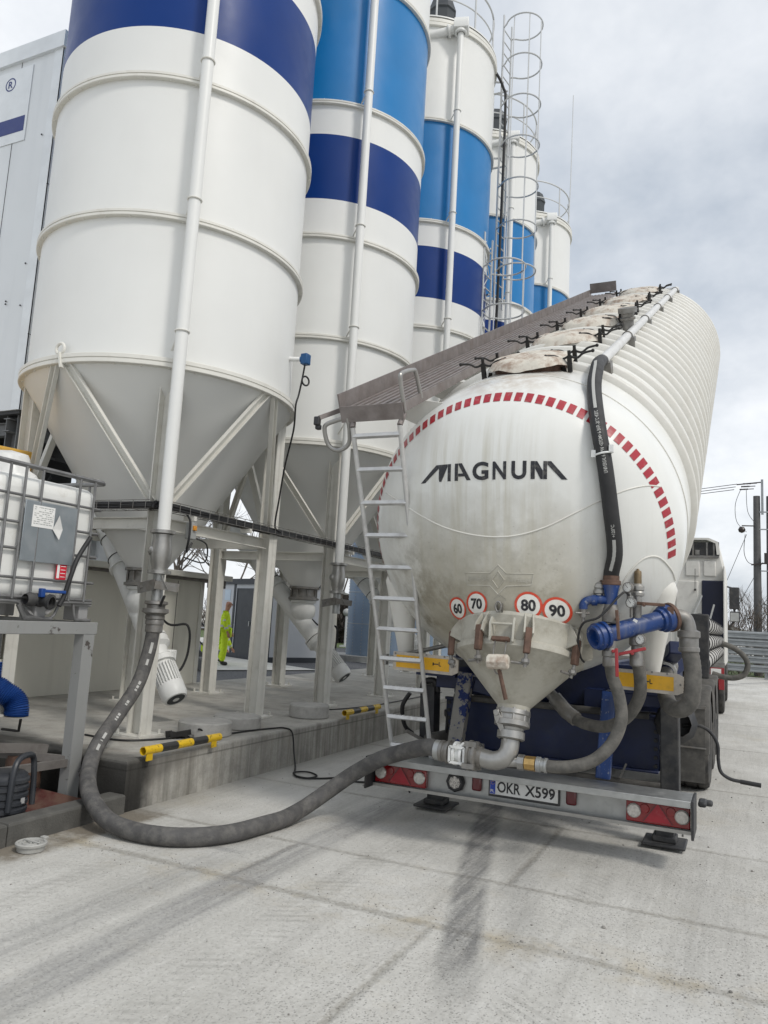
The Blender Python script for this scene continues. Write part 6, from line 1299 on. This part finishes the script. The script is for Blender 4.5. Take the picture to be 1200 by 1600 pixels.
b=MB(); b.tube(smoothpath([(0.00,38.6,8.44),(-0.23,38.6,7.74),(-0.17,38.6,6.93),(0.23,38.6,6.46)],8),.012,5); b.tube(smoothpath([(0.23,38.6,8.44),(0.29,38.6,7.39),(0.64,38.6,6.81)],8),.012,5); b.tube(smoothpath([(0.17,38.6,6.35),(0.12,38.6,5.54),(0.29,38.6,5.07),(0.64,38.6,4.96)],8),.014,5); b.build('jumper_wire','cable',p1)
b=MB()
for dz in (0,.13,.26): b.tube([V((-.15-dz*.5,38.6,8.7-dz)).lerp(V((-30,52,10.2-dz)),i/12)+V((0,0,-.9*sin(pi*i/12))) for i in range(13)],.016,5)
single(b,'overhead_wires','cable','three overhead wires running left from the tall pole pair','wires',(0.06,38.6,8.67))
b=MB()
for x0,z0,x1 in ((.95,5.7,-1.5),(1.5,4.6,-.9),(1.5,3.2,-.2)): b.tube([((x0-.75)*1.16,38.6,z0*1.16-.26),(x1-.75,41.5,.3)],.012,5)
single(b,'stay_wires','cable','thin stay wires slanting down from the pole pair','wires',(0,35,0))
# ---------------------------------------------------------------- bare trees and shrubs
def grow(mb,p,d,L,r,depth,rnd,spread):
    if depth==0 or r<.003: return
    n=3; q=V(p); dd=V(d); pts=[q.copy()]; rad=[r]
    for i in range(n):
        dd=(dd+V((rnd.uniform(-1,1),rnd.uniform(-1,1),rnd.uniform(-.3,.8)))*.13).normalized(); q=q+dd*L/n; pts.append(q.copy()); rad.append(r*(1-.35*(i+1)/n))
    mb.tube(pts,rad,5 if depth>3 else 4,cap=False)
    k=rnd.choice((2,3,3)) if depth>1 else 2
    for j in range(k):
        a=rnd.uniform(0,2*pi); u,w=perp(dd); s=rnd.uniform(.35,.9)*spread; nd_=(dd+(u*cos(a)+w*sin(a))*s+V((0,0,.12))).normalized()
        grow(mb,pts[-1] if j<2 else pts[2],nd_,L*rnd.uniform(.62,.85),r*rnd.uniform(.5,.66),depth-1,rnd,spread)
def tree(x,y,z,h,seed,label,depth=6,r=.11,spread=.8):
    t=thing('bare_tree',label,'tree',(x,y,z),'bare trees behind the plant'); rnd=random.Random(seed)
    b=MB(); b.tube([(x,y,z),(x+.03,y,z+h*.16),(x,y+.02,z+h*.3)],[r*1.25,r,r*.85],7); b.build('trunk','bark',t,merge=False)
    b=MB()
    for k in range(4): 
        a=rnd.uniform(0,6.28); grow(b,V((x,y+.02,z+h*.29-.1*k)),V((cos(a)*.45,sin(a)*.45,1)).normalized(),h*.24,r*.62,depth,rnd,spread)
    b.build('crown','bark',t,merge=False)
tree(-22.2,26.0,.1,6.4,3,'bare tree with twin limbs above the shed roof')
tree(-21.2,29.0,.1,6.0,17,'bare slender tree just right of the shed roof')
tree(-20.3,31.2,.1,5.2,8,'bare tree above the cabin door')
tree(-19.0,32.8,.1,5.0,21,'bare tree above the right end of the cabin')
tree(-21.5,40,.1,7.5,5,'bare tree between the second silo legs and the riveted silo')
tree(.2,44,.0,4.6,31,'bare small tree beyond the barrier wall, left of the poles',5,.05,.9)
tree(3.4,46,.0,5.2,33,'bare small tree beyond the barrier wall, behind the poles',5,.05,.9)
tree(-1.2,50,.0,5.0,35,'bare small tree beyond the barrier wall, hidden mostly by the cab',5,.05,.9)
def twigs(name,m,x0,x1,y0,y1,z0,z1,n,seed,label,cat,loc,rr_=.012):
    b=MB(); rnd=random.Random(seed)
    for i in range(n):
        x=rnd.uniform(x0,x1); y=rnd.uniform(y0,y1); z=z0+(z1-z0)*rnd.random()**1.2*(.75+.25*sin(x*1.3)); p=V((x,y,z)); d=V((rnd.uniform(-1,1),rnd.uniform(-1,1),rnd.uniform(.2,1.3))).normalized(); L=rnd.uniform(.25,.8)
        q=p+d*L*.5+V((rnd.uniform(-.06,.06),0,0)); u,w=perp(d); e=p+d*L
        b.add([p+u*rr_,p-u*rr_,q-u*rr_*.8,q+u*rr_*.8,e],[(0,1,2,3),(3,2,4)]); 
    return b
b=twigs('','',-26,-13,38,41,0,3.4,9000,2,'','',(0,0,0),.03); single(b,'hedge','brown_twigs_dark',None,None,(-20,39,0),kind='stuff',smooth=False,merge=False)
b=MB(); b.bx(-26,-13,41,41.5,0,2.9); single(b,'bank','brown_twigs_dark',None,None,(-20,41,0),kind='structure',smooth=False)
b=twigs('','',-45,-26,43,46,0,2.6,5000,6,'','',(0,0,0),.03); single(b,'scrub','brown_twigs',None,None,(-35,44,0),kind='stuff',smooth=False,merge=False)
b=twigs('','',-3,9,40,43,1.2,3.1,3000,4,'','',(0,0,0),.014); single(b,'brushwood','brown_twigs',None,None,(3,41,0),kind='stuff',smooth=False,merge=False)
b=twigs('','',-.8,1.3,37.2,38.4,0,3.3,1300,14,'','',(0,0,0),.011); single(b,'bare_shrub','brown_twigs','brown bare shrub behind the barrier wall beside the left pole','shrub',(.3,37.8,0),smooth=False,merge=False)
# ---------------------------------------------------------------- people
def skinned(name,chains,m,parent,sub=2,root=None):
    """chains: list of lists of (point, rx, ry); consecutive points joined, first points shared by coordinates"""
    bm=bmesh.new(); lay=bm.verts.layers.skin.verify(); idx={}; base=parent_loc(parent)
    def vert(p,rx,ry):
        k=tuple(round(c,4) for c in p)
        if k not in idx:
            v=bm.verts.new(V(p)-base); v[lay].radius=(rx,ry); idx[k]=v
        return idx[k]
    for ch in chains:
        pv=None
        for p,rx,ry in ch:
            v=vert(p,rx,ry)
            if pv is not None and pv!=v and bm.edges.get((pv,v)) is None: bm.edges.new((pv,v))
            pv=v
    bm.verts.ensure_lookup_table(); bm.verts[0][lay].use_root=True
    me=bpy.data.meshes.new(name); bm.to_mesh(me); bm.free(); me.materials.append(MATS[m])
    o=bpy.data.objects.new(name,me); COL.objects.link(o); o.parent=parent
    s=o.modifiers.new('Skin','SKIN'); s.use_smooth_shade=True; s.branch_smoothing=.6
    if sub: o.modifiers.new('Sub','SUBSURF').levels=sub; o.modifiers['Sub'].render_levels=sub
    return o
def person(x,y,z,rot,label,pose,H=1.80):
    t=thing('person',label,'person',(x,y,z)); c_,s_=cos(rot),sin(rot)
    def W(a,b_,h): return (x+(a*c_-b_*s_),y+(a*s_+b_*c_),z+h)      # a: right, b: forward, h: up
    k=H/1.80
    if pose=='stand':
        pel=(0,0,.95); ch=(0,-.01,1.22); nk=(0,.0,1.50); hd=(0,.03,1.62)
        legs=[[(.09,0,.90),(.11,.03,.50),(.11,-.02,.10)],[(-.09,0,.90),(-.13,-.03,.50),(-.14,-.06,.10)]]
        arms=[[(.19,-.01,1.43),(.25,.0,1.15),(.27,.09,.90)],[(-.19,-.01,1.43),(-.25,.02,1.15),(-.24,.12,.92)]]; feet=[(.12,.15,.05),(-.15,.11,.05)]
    else:
        pel=(0,-.10,.42); ch=(0,.12,.66); nk=(0,.30,.88); hd=(0,.38,.98)
        legs=[[(.10,-.06,.42),(.13,.34,.46),(.13,.22,.10)],[(-.10,-.08,.40),(-.12,.22,.14),(-.12,-.22,.09)]]
        arms=[[(.19,.26,.82),(.24,.40,.60),(.20,.55,.42)],[(-.19,.26,.82),(-.24,.42,.58),(-.16,.56,.40)]]; feet=[(.13,.36,.05),(-.12,-.36,.05)]
    S=lambda p: W(p[0]*k,p[1]*k,p[2]*k)
    P=[]
    hdv=V(hd); up=(hdv-V(nk)).normalized()
    top=tuple(hdv+up*.12)
    chains=[[(S(pel),.15,.11),(S(ch),.15,.11),(S(tuple(V(nk)-up*.07)),.12,.09),(S(nk),.058,.058),(S(hd),.075,.09),(S(tuple(hdv+up*.07)),.078,.092),(S(top),.05,.06)]]
    for a in arms:
        h0=V(a[2]);d=(h0-V(a[1])).normalized()
        chains.append([(S(tuple(V(nk)-up*.07)),.12,.09),(S(a[0]),.06,.06),(S(a[1]),.045,.045),(S(a[2]),.03,.03),(S(tuple(h0+d*.06)),.04,.022)])
        pal=h0+d*.08
        for f_,(ox,L_) in enumerate(((-.030,.075),(-.010,.088),(.010,.083),(.028,.068))):
            chains.append([(S(tuple(h0+d*.06)),.04,.022),(S(tuple(pal+V((0,ox,0)))),.011,.011),(S(tuple(pal+d*L_*.5+V((0,ox,0)))),.0095,.0095),(S(tuple(pal+d*L_+V((0,ox+.012,0)))),.008,.008)])
        chains.append([(S(tuple(h0+d*.06)),.04,.022),(S(tuple(h0+d*.05+V((0,.045,0)))),.011,.011),(S(tuple(h0+d*.10+V((0,.055,0)))),.009,.009)])
    for l,f in zip(legs,feet): chains.append([(S(pel),.15,.11),(S(l[0]),.09,.09),(S(l[1]),.065,.065),(S(l[2]),.045,.045)])
    skinned('body',chains,'skin',t)
    jk=[[(S(tuple(V(pel)+V((0,0,-.06)))),.185,.145),(S(pel),.18,.14),(S(ch),.185,.145),(S(tuple(V(nk)-up*.07)),.14,.11),(S(tuple(V(nk)-up*.01)),.085,.085)]]
    for a in arms: jk.append([(S(tuple(V(nk)-up*.07)),.14,.11),(S(a[0]),.085,.085),(S(a[1]),.068,.068),(S(tuple(V(a[1]).lerp(V(a[2]),.92))),.05,.05)])
    skinned('jacket',jk,'hivis',t)
    tr_=[[(S(tuple(V(pel)+V((0,0,-.02)))),.165,.13)]]
    trs=[]
    for l in legs: trs.append([(S(tuple(V(pel)+V((0,0,-.02)))),.165,.13),(S(l[0]),.115,.115),(S(l[1]),.088,.088),(S(l[2]),.078,.078)])
    skinned('trousers',trs,'hivis',t)
    for l,f in zip(legs,feet): skinned('boot',[[(S(tuple(V(l[2])+V((0,0,.02)))),.06,.06),(S((l[2][0],l[2][1]-.01,.055)),.055,.055),(S(f),.05,.045)]],'boots',t,1)
    skinned('hair',[[(S(tuple(hdv+up*.045-V((0,.022,0)))),.080,.083),(S(tuple(hdv+up*.10-V((0,.012,0)))),.062,.068)]],'hair',t)
    # face
    fw=V((0,1,0)) if pose=='stand' else V((0,.8,-.6))
    b=MB(); b.ball(S(tuple(hdv+up*.03+V((0,.098,0)))),.018,10,6,(.8,.8,1.4)); b.build('nose','skin',t)
    for sx in (-1,1):
        b=MB(); b.ball(S(tuple(hdv+up*.055+V((sx*.033,.082,0)))),.010,8,6); b.build('eye','hair',t)
        b=MB(); b.ball(S(tuple(hdv+up*.03+V((sx*.082,-.005,0)))),.026,10,6,(.4,.8,1.3)); b.build('ear','skin',t)
    b=MB(); b.box(S(tuple(hdv+up*-.015+V((0,.086,0)))),(.04,.012,.008),Matrix.Rotation(rot,3,'Z')); b.build('mouth','rust_and_shade_brown',t)
    # reflective bands
    def bandring(p,q,f,rx,ry):
        p,q=V(p),V(q); c0=p.lerp(q,f); d=(q-p).normalized(); u,w=perp(d); b=MB()
        b.lathe([(rx,-.026),(rx+.004,-.024),(rx+.004,.024),(rx,.026)],S(tuple(c0)),V(S(tuple(q)))-V(S(tuple(p))),24); b.build('reflective_band','reflective_tape',t)
    bandring(pel,ch,.45,.152 if pose!='stand' else .158,.12)
    for a in arms: bandring(a[0],a[1],.75,.062,.06); bandring(a[1],a[2],.55,.053,.05)
    for l in legs: bandring(l[1],l[2],.25,.073,.07); bandring(l[1],l[2],.60,.068,.07)
    return t
person(-12.90,17.62,.12,radians(-60),'worker standing in a yellow hi-vis suit beside the cabin door, head turned away','stand')
person(-13.70,18.12,.12,radians(-20),'worker crouching in yellow hi-vis clothing, mostly hidden by a silo leg','crouch')
# ---------------------------------------------------------------- light, sky, camera
w=bpy.data.worlds.new('World'); scene.world=w; w.use_nodes=True; nt=w.node_tree; nt.nodes.clear()
SUN_EL,SUN_AZ=radians(48),radians(112)     # azimuth measured clockwise from +Y
sky=nt.nodes.new('ShaderNodeTexSky'); sky.sky_type='NISHITA'; sky.sun_disc=False; sky.sun_elevation=SUN_EL; sky.sun_rotation=SUN_AZ; sky.air_density=1; sky.dust_density=2.5
tcw=nt.nodes.new('ShaderNodeTexCoord').outputs['Generated']
sp=nt.nodes.new('ShaderNodeSeparateXYZ'); lk(nt,tcw,sp.inputs[0])
# flat cloud layer: project the view direction on a plane overhead
zz=math(nt,'MAXIMUM',math(nt,'ADD',sp.outputs[2],.55),.25)
cx=nt.nodes.new('ShaderNodeCombineXYZ'); lk(nt,math(nt,'DIVIDE',sp.outputs[0],zz),cx.inputs[0]); lk(nt,math(nt,'DIVIDE',sp.outputs[1],zz),cx.inputs[1])
n1=noise(nt,mapping(nt,cx.outputs[0],(1.1,1.1,1),loc=(4.92,.35,0)),1.,7,.55); n2=noise(nt,mapping(nt,cx.outputs[0],(3.4,3.4,1),loc=(4,1,0)),1.,6,.6)
cl=math(nt,'ADD',math(nt,'MULTIPLY',n1,.72),math(nt,'MULTIPLY',n2,.28))
cloud=mixc(nt,maprange(nt,cl,.36,.60),(4.2,4.85,5.7),(11.2,11.3,11.4))
skyc=mixc(nt,.86,sky.outputs[0],cloud)
bg=nt.nodes.new('ShaderNodeBackground'); lk(nt,skyc,bg.inputs[0]); bg.inputs[1].default_value=.097
out=nt.nodes.new('ShaderNodeOutputWorld'); lk(nt,bg.outputs[0],out.inputs[0])
sl=bpy.data.lights.new('sun','SUN'); sl.energy=1.5; sl.angle=radians(10); sl.color=(1,.96,.90); so=bpy.data.objects.new('sun',sl); COL.objects.link(so)
d=V((sin(SUN_AZ)*cos(SUN_EL),cos(SUN_AZ)*cos(SUN_EL),sin(SUN_EL))); so.rotation_euler=d.to_track_quat('Z','Y').to_euler(); so.location=(20,-5,30)
cam=bpy.data.cameras.new('camera'); co=bpy.data.objects.new('camera',cam); COL.objects.link(co); scene.camera=co
PITCH,ROLL,YAW=radians(7.835),radians(3.215),radians(25.1755)
fw=V((-sin(YAW)*cos(PITCH),cos(YAW)*cos(PITCH),sin(PITCH))); r0=V((cos(YAW),sin(YAW),0)); u0=r0.cross(fw)
r_=r0*cos(ROLL)+u0*sin(ROLL); u_=-r0*sin(ROLL)+u0*cos(ROLL)
M4=Matrix(((r_.x,u_.x,-fw.x,0),(r_.y,u_.y,-fw.y,0),(r_.z,u_.z,-fw.z,1.65),(0,0,0,1))); co.matrix_world=M4
cam.sensor_fit='VERTICAL'; cam.sensor_height=36; cam.sensor_width=27; cam.lens=27; cam.clip_start=.05; cam.clip_end=2000
scene.render.resolution_x=768; scene.render.resolution_y=1024
scene.view_settings.view_transform='Standard'; scene.view_settings.look='None'; scene.view_settings.exposure=.19; scene.view_settings.gamma=1
scene.cycles.max_bounces=6; scene.cycles.use_denoising=True
bpy.context.view_layer.update()
